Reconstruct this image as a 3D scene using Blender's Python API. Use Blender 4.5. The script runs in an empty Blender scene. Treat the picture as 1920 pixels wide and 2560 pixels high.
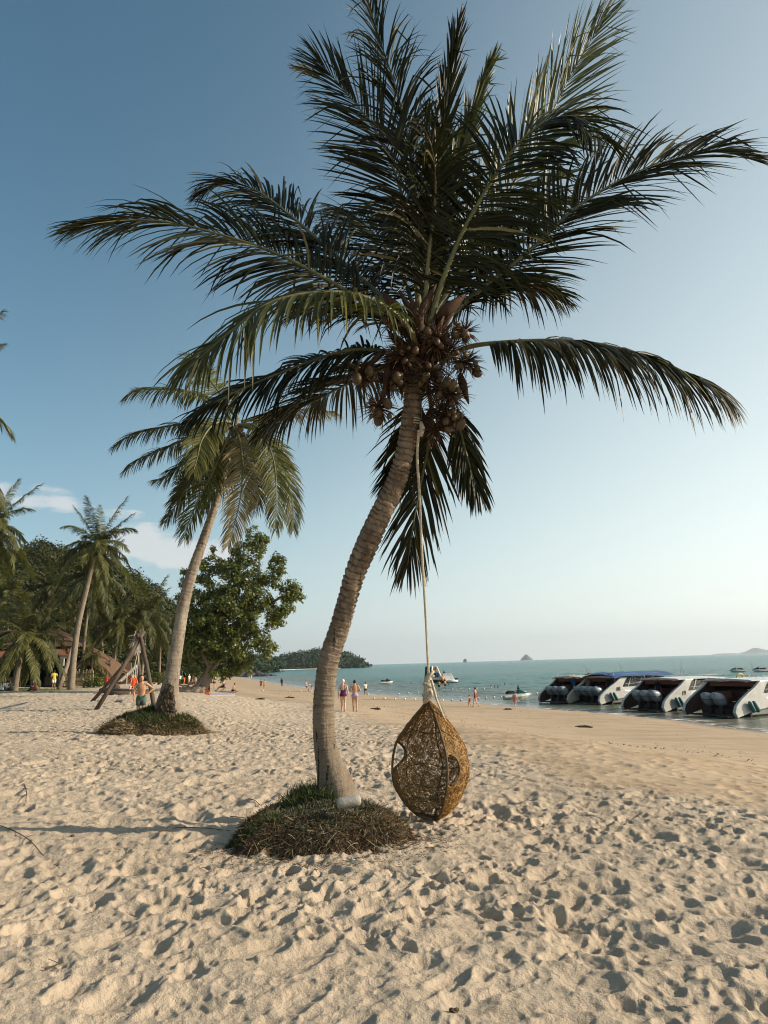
import bpy, bmesh, math, random, numpy as np
from mathutils import Vector, Matrix
C = bpy.context.scene.collection
SC = bpy.context.scene
# ---------------------------------------------------------------- camera
FPX = 1862.0
PITCH = math.atan(380/FPX)
ROLL = math.radians(1.64)
CAMZ = 1.5
cd = bpy.data.cameras.new('camera'); cam = bpy.data.objects.new('camera', cd); C.objects.link(cam)
cd.sensor_fit = 'VERTICAL'; cd.sensor_height = 36; cd.sensor_width = 27
cd.lens = FPX/2560*36; cd.clip_start = .05; cd.clip_end = 40000
cam.matrix_world = Matrix.Translation((0, 0, CAMZ)) @ Matrix.Rotation(math.pi/2+PITCH, 4, 'X') @ Matrix.Rotation(-ROLL, 4, 'Z')
SC.camera = cam
# ---------------------------------------------------------------- sun and sky
SUN_EL = math.radians(25); SUN_AZ = math.radians(94)      # azimuth clockwise from +Y
sd = Vector((math.sin(SUN_AZ)*math.cos(SUN_EL), math.cos(SUN_AZ)*math.cos(SUN_EL), math.sin(SUN_EL)))
ld = bpy.data.lights.new('sun', 'SUN'); ld.energy = 5.0; ld.angle = math.radians(.5); ld.color = (1, .865, .68)
lo = bpy.data.objects.new('sun', ld); C.objects.link(lo); lo.location = (30, 0, 30)
lo.rotation_euler = sd.to_track_quat('Z', 'Y').to_euler()
W = bpy.data.worlds.new('World'); SC.world = W; W.use_nodes = True
nt = W.node_tree; N = nt.nodes; L = nt.links
for n in list(N): N.remove(n)
def nd(t, **k):
    n = N.new(t)
    for a, b in k.items(): setattr(n, a, b)
    return n
sky = nd('ShaderNodeTexSky', sky_type='NISHITA', sun_disc=False, sun_elevation=SUN_EL, sun_rotation=SUN_AZ,
         altitude=0, air_density=1.0, dust_density=.6, ozone_density=2.2)
hs = nd('ShaderNodeHueSaturation'); hs.inputs['Hue'].default_value = .476; hs.inputs['Saturation'].default_value = 1.12; hs.inputs['Value'].default_value = 1.12
L.new(sky.outputs[0], hs.inputs['Color'])
tcw = nd('ShaderNodeTexCoord')
# clouds: soft cumulus low over the hill on the left, faint wisps over the sea
def ray(u, v):
    x = (u-960)/FPX; y = -(v-1280)/FPX
    X = x*math.cos(ROLL)+y*math.sin(ROLL); Y = -x*math.sin(ROLL)+y*math.cos(ROLL)
    return Vector((X, math.cos(PITCH)-Y*math.sin(PITCH), math.sin(PITCH)+Y*math.cos(PITCH)))
def mathn(op, a, b=None, c=None):
    n = nd('ShaderNodeMath', operation=op)
    for i, v in enumerate((a, b, c)):
        if v is None: continue
        if isinstance(v, (int, float)): n.inputs[i].default_value = v
        else: L.new(v, n.inputs[i])
    return n.outputs[0]
sep = nd('ShaderNodeSeparateXYZ'); L.new(tcw.outputs['Generated'], sep.inputs[0])
az = mathn('ARCTAN2', sep.outputs[0], sep.outputs[1]); el = mathn('ARCSINE', sep.outputs[2])
def azel(u, v):
    d = ray(u, v).normalized(); return math.atan2(d.x, d.y), math.asin(d.z)
def blob(u, v, ru, rv, amp):
    a, e = azel(u, v); ra = ru/FPX; re = rv/FPX
    q = mathn('ADD', mathn('POWER', mathn('MULTIPLY', mathn('SUBTRACT', az, a), 1/ra), 2.0),
              mathn('POWER', mathn('MULTIPLY', mathn('SUBTRACT', el, e), 1/re), 2.0))
    return mathn('MULTIPLY', mathn('MAXIMUM', mathn('SUBTRACT', 1.0, q), 0.0), amp)
tot = None
for b in [(60, 1235, 140, 30, .6), (150, 1262, 120, 22, .6), (310, 1285, 60, 16, .55), (370, 1352, 110, 50, .9), (470, 1390, 130, 50, .6),
          (330, 1400, 120, 50, .5), (560, 1375, 140, 45, .6), (1330, 1540, 420, 28, .16), (1150, 1440, 330, 22, .14), (1580, 1195, 200, 14, .12),
          (1700, 1480, 300, 30, .12), (-300, 1300, 260, 60, .9), (-700, 1380, 300, 70, .9), (2300, 1500, 300, 40, .3)]:
    o = blob(*b); tot = o if tot is None else mathn('ADD', tot, o)
comb = nd('ShaderNodeCombineXYZ'); L.new(mathn('MULTIPLY', az, 1.0), comb.inputs[0]); L.new(mathn('MULTIPLY', el, 2.2), comb.inputs[1])
nz = nd('ShaderNodeTexNoise'); nz.inputs['Scale'].default_value = 20; nz.inputs['Detail'].default_value = 7; nz.inputs['Roughness'].default_value = .56
L.new(comb.outputs[0], nz.inputs['Vector'])
cm = mathn('ADD', tot, mathn('MULTIPLY', mathn('SUBTRACT', nz.outputs[0], .5), 3.4))
cm = mathn('MULTIPLY', cm, mathn('MINIMUM', mathn('MULTIPLY', tot, 4.0), 1.0))
mr = nd('ShaderNodeMapRange', interpolation_type='SMOOTHSTEP'); L.new(cm, mr.inputs[0]); mr.inputs[1].default_value = .02; mr.inputs[2].default_value = .95
mr.inputs[3].default_value = 0; mr.inputs[4].default_value = .55
# pale humid air low over the sea, brighter on the sun's side
sl0 = mathn('ADD', mathn('MULTIPLY', mathn('COSINE', mathn('SUBTRACT', az, SUN_AZ)), .5), .5)
sl_ = nd('ShaderNodeMapRange', interpolation_type='SMOOTHSTEP'); L.new(sl0, sl_.inputs[0]); sl_.inputs[1].default_value = .15; sl_.inputs[2].default_value = .95; sl = sl_.outputs[0]
sc_ = mathn('ADD', mathn('MULTIPLY', sl, math.radians(26)), math.radians(8))
hk = mathn('MULTIPLY', mathn('EXPONENT', mathn('MULTIPLY', mathn('DIVIDE', mathn('MAXIMUM', el, 0.0), sc_), -1.0)), .85)
hc = nd('ShaderNodeMix', data_type='RGBA'); L.new(sl, hc.inputs['Factor']); hc.inputs['A'].default_value = (4.9, 6.7, 7.3, 1); hc.inputs['B'].default_value = (15.0, 15.2, 13.6, 1)
hm = nd('ShaderNodeMix', data_type='RGBA'); L.new(hk, hm.inputs['Factor']); L.new(hs.outputs[0], hm.inputs['A']); L.new(hc.outputs['Result'], hm.inputs['B'])
mx = nd('ShaderNodeMix', data_type='RGBA'); L.new(mr.outputs[0], mx.inputs['Factor']); L.new(hm.outputs['Result'], mx.inputs['A'])
mx.inputs['B'].default_value = (9.2, 8.6, 8.2, 1)
bg = nd('ShaderNodeBackground'); bg.inputs['Strength'].default_value = .075; L.new(mx.outputs['Result'], bg.inputs[0])
wo = nd('ShaderNodeOutputWorld'); L.new(bg.outputs[0], wo.inputs[0])
SC.view_settings.view_transform = 'Standard'; SC.view_settings.look = 'None'; SC.view_settings.exposure = .48; SC.view_settings.gamma = 1
SC.cycles.max_bounces = 6; SC.cycles.transparent_max_bounces = 8; SC.cycles.volume_bounces = 0; SC.cycles.filter_width = 1.1; SC.cycles.use_denoising = True; SC.cycles.denoising_prefilter = 'ACCURATE'

# ---------------------------------------------------------------- helpers
R = random.Random(7)
def at(u, v, Y):
    """point of the world plane y = Y seen through that pixel of the photograph (used once, to measure the place)"""
    d = ray(u, v); t = Y/d.y; return Vector((0, 0, CAMZ))+d*t
def tag(o, label=None, cat=None, group=None, kind=None):
    for k, v in (('label', label), ('category', cat), ('group', group), ('kind', kind)):
        if v: o[k] = v
    return o
def empty(name, loc=(0, 0, 0), rz=0, parent=None):
    o = bpy.data.objects.new(name, None); C.objects.link(o); o.location = loc; o.rotation_euler = (0, 0, rz); o.empty_display_size = .3
    if parent: o.parent = parent
    return o
def thing(name, label, cat, loc=(0, 0, 0), rz=0, group=None, kind=None):
    return tag(empty(name, loc, rz), label, cat, group, kind)
def copy_tree(o, parent=None):
    c = o.copy(); C.objects.link(c); c.parent = parent
    for ch in list(o.children): copy_tree(ch, c)
    return c
def np_mesh(name, V, F, mat=None, parent=None, smooth=True, attrs=None):
    """V (n,3) array, F (m,4) or (m,3) array"""
    V = np.asarray(V, dtype=np.float32); F = np.asarray(F, dtype=np.int32); k = F.shape[1]
    me = bpy.data.meshes.new(name); me.vertices.add(len(V)); me.vertices.foreach_set('co', V.ravel())
    me.loops.add(F.size); me.loops.foreach_set('vertex_index', F.ravel())
    me.polygons.add(len(F)); me.polygons.foreach_set('loop_start', np.arange(0, F.size, k, dtype=np.int32))
    me.update(calc_edges=True)
    if smooth: me.polygons.foreach_set('use_smooth', np.ones(len(F), dtype=bool))
    for a, v in (attrs or {}).items():
        at_ = me.attributes.new(a, 'FLOAT', 'POINT'); at_.data.foreach_set('value', np.asarray(v, dtype=np.float32).ravel())
    if mat:
        me.materials.append(mat)
    o = bpy.data.objects.new(name, me); C.objects.link(o)
    if parent: o.parent = parent
    return o
class MB:
    """mesh builder: collects shapes in the local space of the thing, then links ONE object"""
    def __init__(s): s.v = []; s.f = []; s.m = []; s.mi = 0
    def add(s, vs, fs):
        b = len(s.v); s.v += [tuple(p) for p in vs]; s.f += [tuple(i+b for i in f) for f in fs]; s.m += [s.mi]*len(fs); return s
    def box(s, c, d, rz=0, rx=0, ry=0, taper=1.0):
        M = Matrix.Rotation(rz, 3, 'Z') @ Matrix.Rotation(ry, 3, 'Y') @ Matrix.Rotation(rx, 3, 'X'); c = Vector(c)
        vs = []
        for z in (-1, 1):
            k = 1 if z < 0 else taper
            for x, y in ((-1, -1), (1, -1), (1, 1), (-1, 1)):
                vs.append(c+M @ Vector((x*d[0]/2*k, y*d[1]/2*k, z*d[2]/2)))
        return s.add(vs, [(0, 3, 2, 1), (4, 5, 6, 7), (0, 1, 5, 4), (1, 2, 6, 5), (2, 3, 7, 6), (3, 0, 4, 7)])
    def tube(s, pts, rad, n=8, cap=True, flat=1.0, up=None):
        pts = [Vector(p) for p in pts]; m = len(pts)
        if not hasattr(rad, '__len__'): rad = [rad]*m
        t0 = (pts[1]-pts[0]).normalized()
        a = Vector(up) if up else (Vector((0, 0, 1)) if abs(t0.z) < .9 else Vector((1, 0, 0)))
        u = (a-t0*a.dot(t0)).normalized(); vs = []
        for i, p in enumerate(pts):
            t = (pts[min(i+1, m-1)]-pts[max(i-1, 0)])
            t = t.normalized() if t.length > 1e-9 else t0
            u = u-t*u.dot(t); u = u.normalized() if u.length > 1e-6 else t.orthogonal().normalized()
            w = t.cross(u); t0 = t
            r = rad[i]; ru, rw = (r if hasattr(r, '__len__') else (r*flat, r))
            for k in range(n):
                an = 2*math.pi*k/n; vs.append(p+u*math.cos(an)*ru+w*math.sin(an)*rw)
        fs = [(i*n+k, i*n+(k+1) % n, (i+1)*n+(k+1) % n, (i+1)*n+k) for i in range(m-1) for k in range(n)]
        if cap: fs += [tuple(range(n-1, -1, -1)), tuple((m-1)*n+k for k in range(n))]
        return s.add(vs, fs)
    def ball(s, c, r, n=10, m=7, rz=0):
        c = Vector(c); r = r if hasattr(r, '__len__') else (r, r, r); Mz = Matrix.Rotation(rz, 3, 'Z')
        vs = [c+Mz @ Vector((0, 0, -r[2]))]
        for j in range(1, m):
            ph = -math.pi/2+math.pi*j/m
            for k in range(n):
                an = 2*math.pi*k/n; vs.append(c+Mz @ Vector((r[0]*math.cos(ph)*math.cos(an), r[1]*math.cos(ph)*math.sin(an), r[2]*math.sin(ph))))
        vs.append(c+Mz @ Vector((0, 0, r[2]))); T = len(vs)-1
        fs = [(0, 1+(k+1) % n, 1+k) for k in range(n)]
        for j in range(m-2):
            for k in range(n): fs.append((1+j*n+k, 1+j*n+(k+1) % n, 1+(j+1)*n+(k+1) % n, 1+(j+1)*n+k))
        fs += [(T, 1+(m-2)*n+k, 1+(m-2)*n+(k+1) % n) for k in range(n)]
        return s.add(vs, fs)
    def loft(s, rings, cap=True, closed=True):
        n = len(rings[0]); vs = [p for r in rings for p in r]; K = n if closed else n-1
        fs = [(i*n+k, i*n+(k+1) % n, (i+1)*n+(k+1) % n, (i+1)*n+k) for i in range(len(rings)-1) for k in range(K)]
        if cap and closed: fs += [tuple(range(n-1, -1, -1)), tuple((len(rings)-1)*n+k for k in range(n))]
        return s.add(vs, fs)
    def plate(s, poly, axis, t0, t1):
        """prism: 2-D outline extruded along axis from t0 to t1"""
        def P(a, b, t): return {'x': (t, a, b), 'y': (a, t, b), 'z': (a, b, t)}[axis]
        n = len(poly); vs = [P(a, b, t0) for a, b in poly]+[P(a, b, t1) for a, b in poly]
        fs = [(k, (k+1) % n, n+(k+1) % n, n+k) for k in range(n)]+[tuple(range(n-1, -1, -1)), tuple(range(n, 2*n))]
        return s.add(vs, fs)
    def build(s, name, mat, parent=None, smooth=False, bevel=0, org=None):
        me = bpy.data.meshes.new(name)
        o0 = Vector(org) if org is not None else None
        vs = s.v if o0 is None else [(p[0]-o0[0], p[1]-o0[1], p[2]-o0[2]) for p in s.v]
        me.from_pydata(vs, [], s.f)
        mats = mat if isinstance(mat, (list, tuple)) else [mat]
        for m in mats: me.materials.append(m)
        me.polygons.foreach_set('material_index', s.m)
        bm = bmesh.new(); bm.from_mesh(me); bmesh.ops.recalc_face_normals(bm, faces=bm.faces); bm.to_mesh(me); bm.free()
        if smooth: me.polygons.foreach_set('use_smooth', [True]*len(me.polygons))
        o = bpy.data.objects.new(name, me); C.objects.link(o)
        if parent: o.parent = parent
        if bevel:
            b = o.modifiers.new('bevel', 'BEVEL'); b.width = bevel; b.segments = 2; b.limit_method = 'ANGLE'
        return o
def cat_rom(P, n):
    """resample a Catmull-Rom curve through P"""
    P = [Vector(p) for p in P]; Q = [P[0]*2-P[1]]+P+[P[-1]*2-P[-2]]; out = []
    segs = len(P)-1
    for i in range(n+1):
        t = i/n*segs; k = min(int(t), segs-1); t -= k
        a, b, c, d = Q[k:k+4]
        out.append(.5*((2*b)+(c-a)*t+(2*a-5*b+4*c-d)*t*t+(3*b-a-3*c+d)*t**3))
    return out
# ---------------------------------------------------------------- materials
MATS = {}
def pm(name, col, rough=.7, var=.15, scale=4, bump=0, bscale=None, spec=.4, metal=0, island=False, col2=None, transl=0, coord='Object', detail=5, coat=0, stretch=None, rare=None):
    if name in MATS: return MATS[name]
    m = bpy.data.materials.new(name); m.use_nodes = True; nt = m.node_tree; N = nt.nodes; L = nt.links
    b = N['Principled BSDF']; b.inputs['Roughness'].default_value = rough; b.inputs['Metallic'].default_value = metal
    b.inputs['Specular IOR Level'].default_value = spec; b.inputs['Coat Weight'].default_value = coat
    tc = N.new('ShaderNodeTexCoord'); vec = tc.outputs[coord]
    if stretch:
        mp = N.new('ShaderNodeMapping'); mp.inputs['Scale'].default_value = stretch; L.new(vec, mp.inputs[0]); vec = mp.outputs[0]
    nz = N.new('ShaderNodeTexNoise'); nz.inputs['Scale'].default_value = scale; nz.inputs['Detail'].default_value = detail; nz.inputs['Roughness'].default_value = .6
    L.new(vec, nz.inputs['Vector'])
    mix = N.new('ShaderNodeMix'); mix.data_type = 'RGBA'
    c2 = col2 or tuple(max(0, c*(1+var)) for c in col); c1 = col if col2 else tuple(c*(1-var) for c in col)
    mix.inputs['A'].default_value = (*c1, 1); mix.inputs['B'].default_value = (*c2, 1)
    mr = N.new('ShaderNodeMapRange'); mr.inputs[1].default_value = .3; mr.inputs[2].default_value = .7
    if island:
        ge = N.new('ShaderNodeNewGeometry'); av = N.new('ShaderNodeMath'); av.operation = 'MULTIPLY_ADD'
        L.new(ge.outputs['Random Per Island'], av.inputs[0]); av.inputs[1].default_value = .5
        ad = N.new('ShaderNodeMath'); ad.operation = 'MULTIPLY'; L.new(nz.outputs[0], ad.inputs[0]); ad.inputs[1].default_value = .5
        L.new(ad.outputs[0], av.inputs[2]); L.new(av.outputs[0], mr.inputs[0]); mr.inputs[1].default_value = .15; mr.inputs[2].default_value = .85
    else: L.new(nz.outputs[0], mr.inputs[0])
    L.new(mr.outputs[0], mix.inputs['Factor']); L.new(mix.outputs['Result'], b.inputs['Base Color'])
    if bump:
        n2 = N.new('ShaderNodeTexNoise'); n2.inputs['Scale'].default_value = bscale or scale*4; n2.inputs['Detail'].default_value = 6; L.new(vec, n2.inputs['Vector'])
        bp = N.new('ShaderNodeBump'); bp.inputs['Strength'].default_value = 1; bp.inputs['Distance'].default_value = bump
        L.new(n2.outputs[0], bp.inputs['Height']); L.new(bp.outputs[0], b.inputs['Normal'])
    if rare:
        r2 = N.new('ShaderNodeMapRange'); r2.inputs[1].default_value = 1-rare[1]; r2.inputs[2].default_value = 1-rare[1]*.6; L.new(ge.outputs['Random Per Island'], r2.inputs[0])
        m2 = N.new('ShaderNodeMix'); m2.data_type = 'RGBA'; L.new(r2.outputs[0], m2.inputs['Factor']); L.new(mix.outputs['Result'], m2.inputs['A']); m2.inputs['B'].default_value = (*rare[0], 1); L.new(m2.outputs['Result'], b.inputs['Base Color']); mix = m2
    if transl:
        tr = N.new('ShaderNodeBsdfTranslucent'); ms = N.new('ShaderNodeMixShader'); ms.inputs[0].default_value = transl
        g = N.new('ShaderNodeMix'); g.data_type = 'RGBA'; g.blend_type = 'MULTIPLY'; g.inputs['Factor'].default_value = 1
        L.new(mix.outputs['Result'], g.inputs['A']); g.inputs['B'].default_value = (1.25, 1.5, .5, 1); L.new(g.outputs['Result'], tr.inputs['Color'])
        L.new(b.outputs[0], ms.inputs[1]); L.new(tr.outputs[0], ms.inputs[2]); L.new(ms.outputs[0], N['Material Output'].inputs[0])
    MATS[name] = m; return m
# ---------------------------------------------------------------- terrain height
def vnoise(x, y, seed=0):
    xi = np.floor(x).astype(np.int64); yi = np.floor(y).astype(np.int64); xf = x-xi; yf = y-yi
    xf = xf*xf*(3-2*xf); yf = yf*yf*(3-2*yf)
    def h(a, b): return hsh(a, b, seed)
    a = h(xi, yi); b = h(xi+1, yi); c = h(xi, yi+1); d = h(xi+1, yi+1)
    return (a*(1-xf)+b*xf)*(1-yf)+(c*(1-xf)+d*xf)*yf
def hsh(a, b, seed):
    n = (a*374761393+b*668265263+seed*1442695041) & 0xffffffff
    n = ((n ^ (n >> 13))*1274126177) & 0xffffffff
    n = ((n ^ (n >> 16))*2246822519) & 0xffffffff
    return ((n ^ (n >> 15)) & 0xffff)/65535.0
def fbm(x, y, o=4, seed=0):
    s = 0; a = 1; t = 0
    for i in range(o):
        s = s+a*vnoise(x*2**i, y*2**i, seed+i*17); t += a; a *= .5
    return s/t-.5
SH = [(36, -300), (32, -60), (30, -10), (26, 18), (20.8, 42.7), (19.5, 52.1), (16.7, 61.2), (12.2, 71.8), (1.4, 101.4), (-8.8, 126.5), (-32, 210), (-66, 345), (-95, 440), (-190, 560), (-420, 700), (-900, 800)]
SHP = np.array([(p.x, p.y) for p in cat_rom([(a, b, 0) for a, b in SH], 90)])
SHP = np.vstack([[40, -7000], SHP, [-7000, 1500]])
def shore_s(x, y):
    """signed distance to the water's edge, positive inland"""
    x = np.asarray(x, float); y = np.asarray(y, float); best = np.full(x.shape, 1e18); sg = np.ones(x.shape)
    for i in range(len(SHP)-1):
        ax, ay = SHP[i]; bx, by = SHP[i+1]; dx = bx-ax; dy = by-ay; l2 = dx*dx+dy*dy
        t = np.clip(((x-ax)*dx+(y-ay)*dy)/l2, 0, 1); ex = x-ax-t*dx; ey = y-ay-t*dy; d = ex*ex+ey*ey
        m = d < best; best = np.where(m, d, best); sg = np.where(m, np.sign(dx*(y-ay)-dy*(x-ax)), sg)
    return np.sqrt(best)*sg
def sst(a, b, x):
    t = np.clip((x-a)/(b-a), 0, 1); return t*t*(3-2*t)
WZ = -2.8
MOUNDS = [(-.62, 7.35, .98, .80, .33), (-6.3, 19.6, 2.1, 1.65, .62)]    # x, y, rx, ry, height (top of the mound)
def base_h(x, y, s=None):
    x = np.asarray(x, float); y = np.asarray(y, float)
    if s is None: s = shore_s(x, y)
    z = np.where(s < 0, WZ+np.maximum(s, -40)*.1, WZ+s*.118)
    top = 0.0
    k = sst(19.5, 26.5, s); z = z*(1-k)+top*k
    z = z-.85*sst(12, 38, y)*sst(0, 16, s)*(1-sst(24.5, 33, s))
    z = z+.75*sst(36, 62, s)*sst(34, 60, y)
    z = z+.10*fbm(x/5, y/5, 3, 5)*sst(15, 24, s)*2
    return z
def foot_layer(x, y, c, dep, seed):
    ix = np.floor(x/c).astype(np.int64); iy = np.floor(y/c).astype(np.int64); h = np.zeros(x.shape); rim = np.zeros(x.shape)
    for dx in (-1, 0, 1):
        for dy in (-1, 0, 1):
            a = ix+dx; b = iy+dy
            px = (a+hsh(a, b, seed))*c; py = (b+hsh(a, b, seed+1))*c; th = (hsh(a, b, seed+2)-.5)*2.2+1.2
            r = c*(.34+.30*hsh(a, b, seed+3)); asp = 1.0+.9*hsh(a, b, seed+4); d = dep*(.25+1.0*hsh(a, b, seed+5))
            ex = x-px; ey = y-py; u = (ex*np.cos(th)+ey*np.sin(th))/r; v = (-ex*np.sin(th)+ey*np.cos(th))/r*asp
            q = u*u+v*v
            h = np.minimum(h, -d*np.clip(1-q, 0, 1)**.8)
            rim = np.maximum(rim, .30*d*np.exp(-((np.sqrt(q)-1.12)/.22)**2))
    return h+rim
def dry_a(x, y, s):
    sb = 24.6+.9*sst(35, 70, y)-1.5*np.exp(-((y-38)/8)**2)
    return sst(sb-1.3, sb+1.5, s+1.1*fbm(x/3.5, y/3.5, 3, 9)*2+.7*fbm(x/.8, y/.8, 2, 19)*2)
def detail_h(x, y, s):
    rr = np.hypot(x, y)
    A = dry_a(x, y, s)
    wx = x+.12*fbm(x/.5, y/.5, 2, 31)*2; wy = y+.12*fbm(x/.5, y/.5, 2, 37)*2
    mod = .35+1.2*vnoise(x/1.9, y/1.9, 77)
    # scraped smooth patch beside the swing chair, trodden fine grit round the mound
    sm = np.exp(-(((x-.75)/.55)**2+((y-7.0)/.35)**2)); mod = mod*(1-.85*sm)
    gr = np.exp(-(((x-.0)/1.1)**2+((y-6.15)/.45)**2)); mod = mod*(1-.65*gr)
    lf = np.exp(-(((x+3.4)/.9)**2+((y-11.2)/1.0)**2)); mod = mod*(1-.7*lf)
    h = foot_layer(wx, wy, .31, .046, 100)*mod+foot_layer(wx+5, wy+5, .60, .050, 270)*sst(.42, .8, vnoise(x/1.2+7, y/1.2, 79))
    h = h+foot_layer(wx+3.3, wy+1.7, .17, .029, 200)*mod
    h = h+foot_layer(wx+8.1, wy+2.2, .095, .014, 250)*mod
    h = h+.045*fbm(x/1.1, y/1.1, 3, 55)*2+.040*fbm(x/.12, y/.12, 4, 61)
    wet = (1-A)*(.006*fbm(x/.4, y/.9, 3, 71)*2+.6*foot_layer(x+9, y+4, .7, .035, 300)*sst(.35, .7, vnoise(x/5, y/7, 81))*sst(5, 14, s)+.5*foot_layer(x+2, y+7, .3, .03, 320)*sst(15, 23, s+3*fbm(x/2, y/2, 2, 83))+.02*fbm(x/3, y/6, 2, 91)*2)
    out = h*A+wet*sst(-.5, 3, s)
    return out*sst(-1, 1.5, s)
def mound_h(x, y):
    z = np.zeros(np.shape(x))
    for mx_, my_, rx, ry, hh in MOUNDS:
        q = np.sqrt(((x-mx_)/rx)**2+((y-my_)/ry)**2)
        z = np.maximum(z, hh*np.clip(1-q, 0, 1)**.75)
    return z
def gh(x, y):
    return float(base_h(np.array([x]), np.array([y]))[0])
def gp(u, v, lift=0):
    """where the ground is seen through that pixel"""
    d = ray(u, v); t = 2.0
    o = Vector((0, 0, CAMZ)); last = t
    ts = np.geomspace(2, 3000, 600); X = d.x*ts; Y = d.y*ts; Z = CAMZ+d.z*ts
    g = base_h(X, Y); g = np.maximum(g, WZ)
    k = int(np.argmax(Z < g)); 
    if k == 0: k = len(ts)-1
    a = ts[k-1]; b = ts[k]; fa = (Z-g)[k-1]; fb = (Z-g)[k]; tt = a+(b-a)*fa/(fa-fb)
    p = o+d*tt; p.z = max(gh(p.x, p.y), WZ)+lift; return p
# ================================================================ ground, water
def ground():
    front = np.radians(np.linspace(-41, 41, 900)); back = np.radians(np.linspace(41, 319, 70))[1:-1]
    th = np.concatenate([front, back])
    r = [0.6]
    while r[-1] < 7000:
        q = r[-1]; k = 1.03 if q < 2.6 else 1.0036 if q < 34 else 1.0065 if q < 110 else 1.02 if q < 500 else 1.12
        r.append(q*k)
    r = np.array(r); TH, RR = np.meshgrid(th, r); x = RR*np.sin(TH); y = RR*np.cos(TH)-.0
    s = shore_s(x, y); z = base_h(x, y, s); A = RR < 140
    dz = np.zeros_like(z); m = A; dz[m] = detail_h(x[m], y[m], s[m]); fade = 1-sst(100, 140, RR); z = z+dz*fade
    n, k = z.shape; V = np.stack([x, y, z], -1).reshape(-1, 3)
    i = np.arange(n-1)[:, None]; j = np.arange(k)[None, :]; j2 = (j+1) % k
    F = np.stack([i*k+j, i*k+j2, (i+1)*k+j2, (i+1)*k+j], -1).reshape(-1, 4)
    V = np.vstack([V, [[0, 0, float(z[0].mean())]]]); c = len(V)-1
    lawn = sst(36, 42, s)*sst(44, 56, y)*sst(.30, .5, vnoise(x/9+4, y/7, 41)+.25*fbm(x/1.5, y/1.5, 2, 44))
    lawn = np.append(lawn.ravel(), 0)
    o = np_mesh('ground', V, F[:, ::-1], sand_mat(), attrs={'s': np.append(s.ravel(), 30), 'lawn': lawn, 'dry': np.append(dry_a(x, y, s).ravel(), 1)}); tag(o, kind='structure')
    o.data.name = 'ground'
    return o
def nn(N, L):
    def f(op, a, b=None, c=None):
        n = N.new('ShaderNodeMath'); n.operation = op
        for i, v in enumerate((a, b, c)):
            if v is None: continue
            if isinstance(v, (int, float)): n.inputs[i].default_value = v
            else: L.new(v, n.inputs[i])
        return n.outputs[0]
    return f
def mixc(N, L, fac, a, b):
    m = N.new('ShaderNodeMix'); m.data_type = 'RGBA'
    if isinstance(fac, float): m.inputs['Factor'].default_value = fac
    else: L.new(fac, m.inputs['Factor'])
    for k, v in (('A', a), ('B', b)):
        if isinstance(v, tuple): m.inputs[k].default_value = (*v, 1)
        else: L.new(v, m.inputs[k])
    return m.outputs['Result']
def noise(N, L, vec, scale, detail=4, rough=.55, stretch=None):
    if stretch:
        mp = N.new('ShaderNodeMapping'); mp.inputs['Scale'].default_value = stretch; L.new(vec, mp.inputs[0]); vec = mp.outputs[0]
    n = N.new('ShaderNodeTexNoise'); n.inputs['Scale'].default_value = scale; n.inputs['Detail'].default_value = detail; n.inputs['Roughness'].default_value = rough
    L.new(vec, n.inputs['Vector']); return n.outputs[0]
def mrange(N, L, v, a, b, c=0., d=1., smooth=True):
    n = N.new('ShaderNodeMapRange'); n.interpolation_type = 'SMOOTHSTEP' if smooth else 'LINEAR'
    L.new(v, n.inputs[0]); n.inputs[1].default_value = a; n.inputs[2].default_value = b; n.inputs[3].default_value = c; n.inputs[4].default_value = d
    return n.outputs[0]
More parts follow.
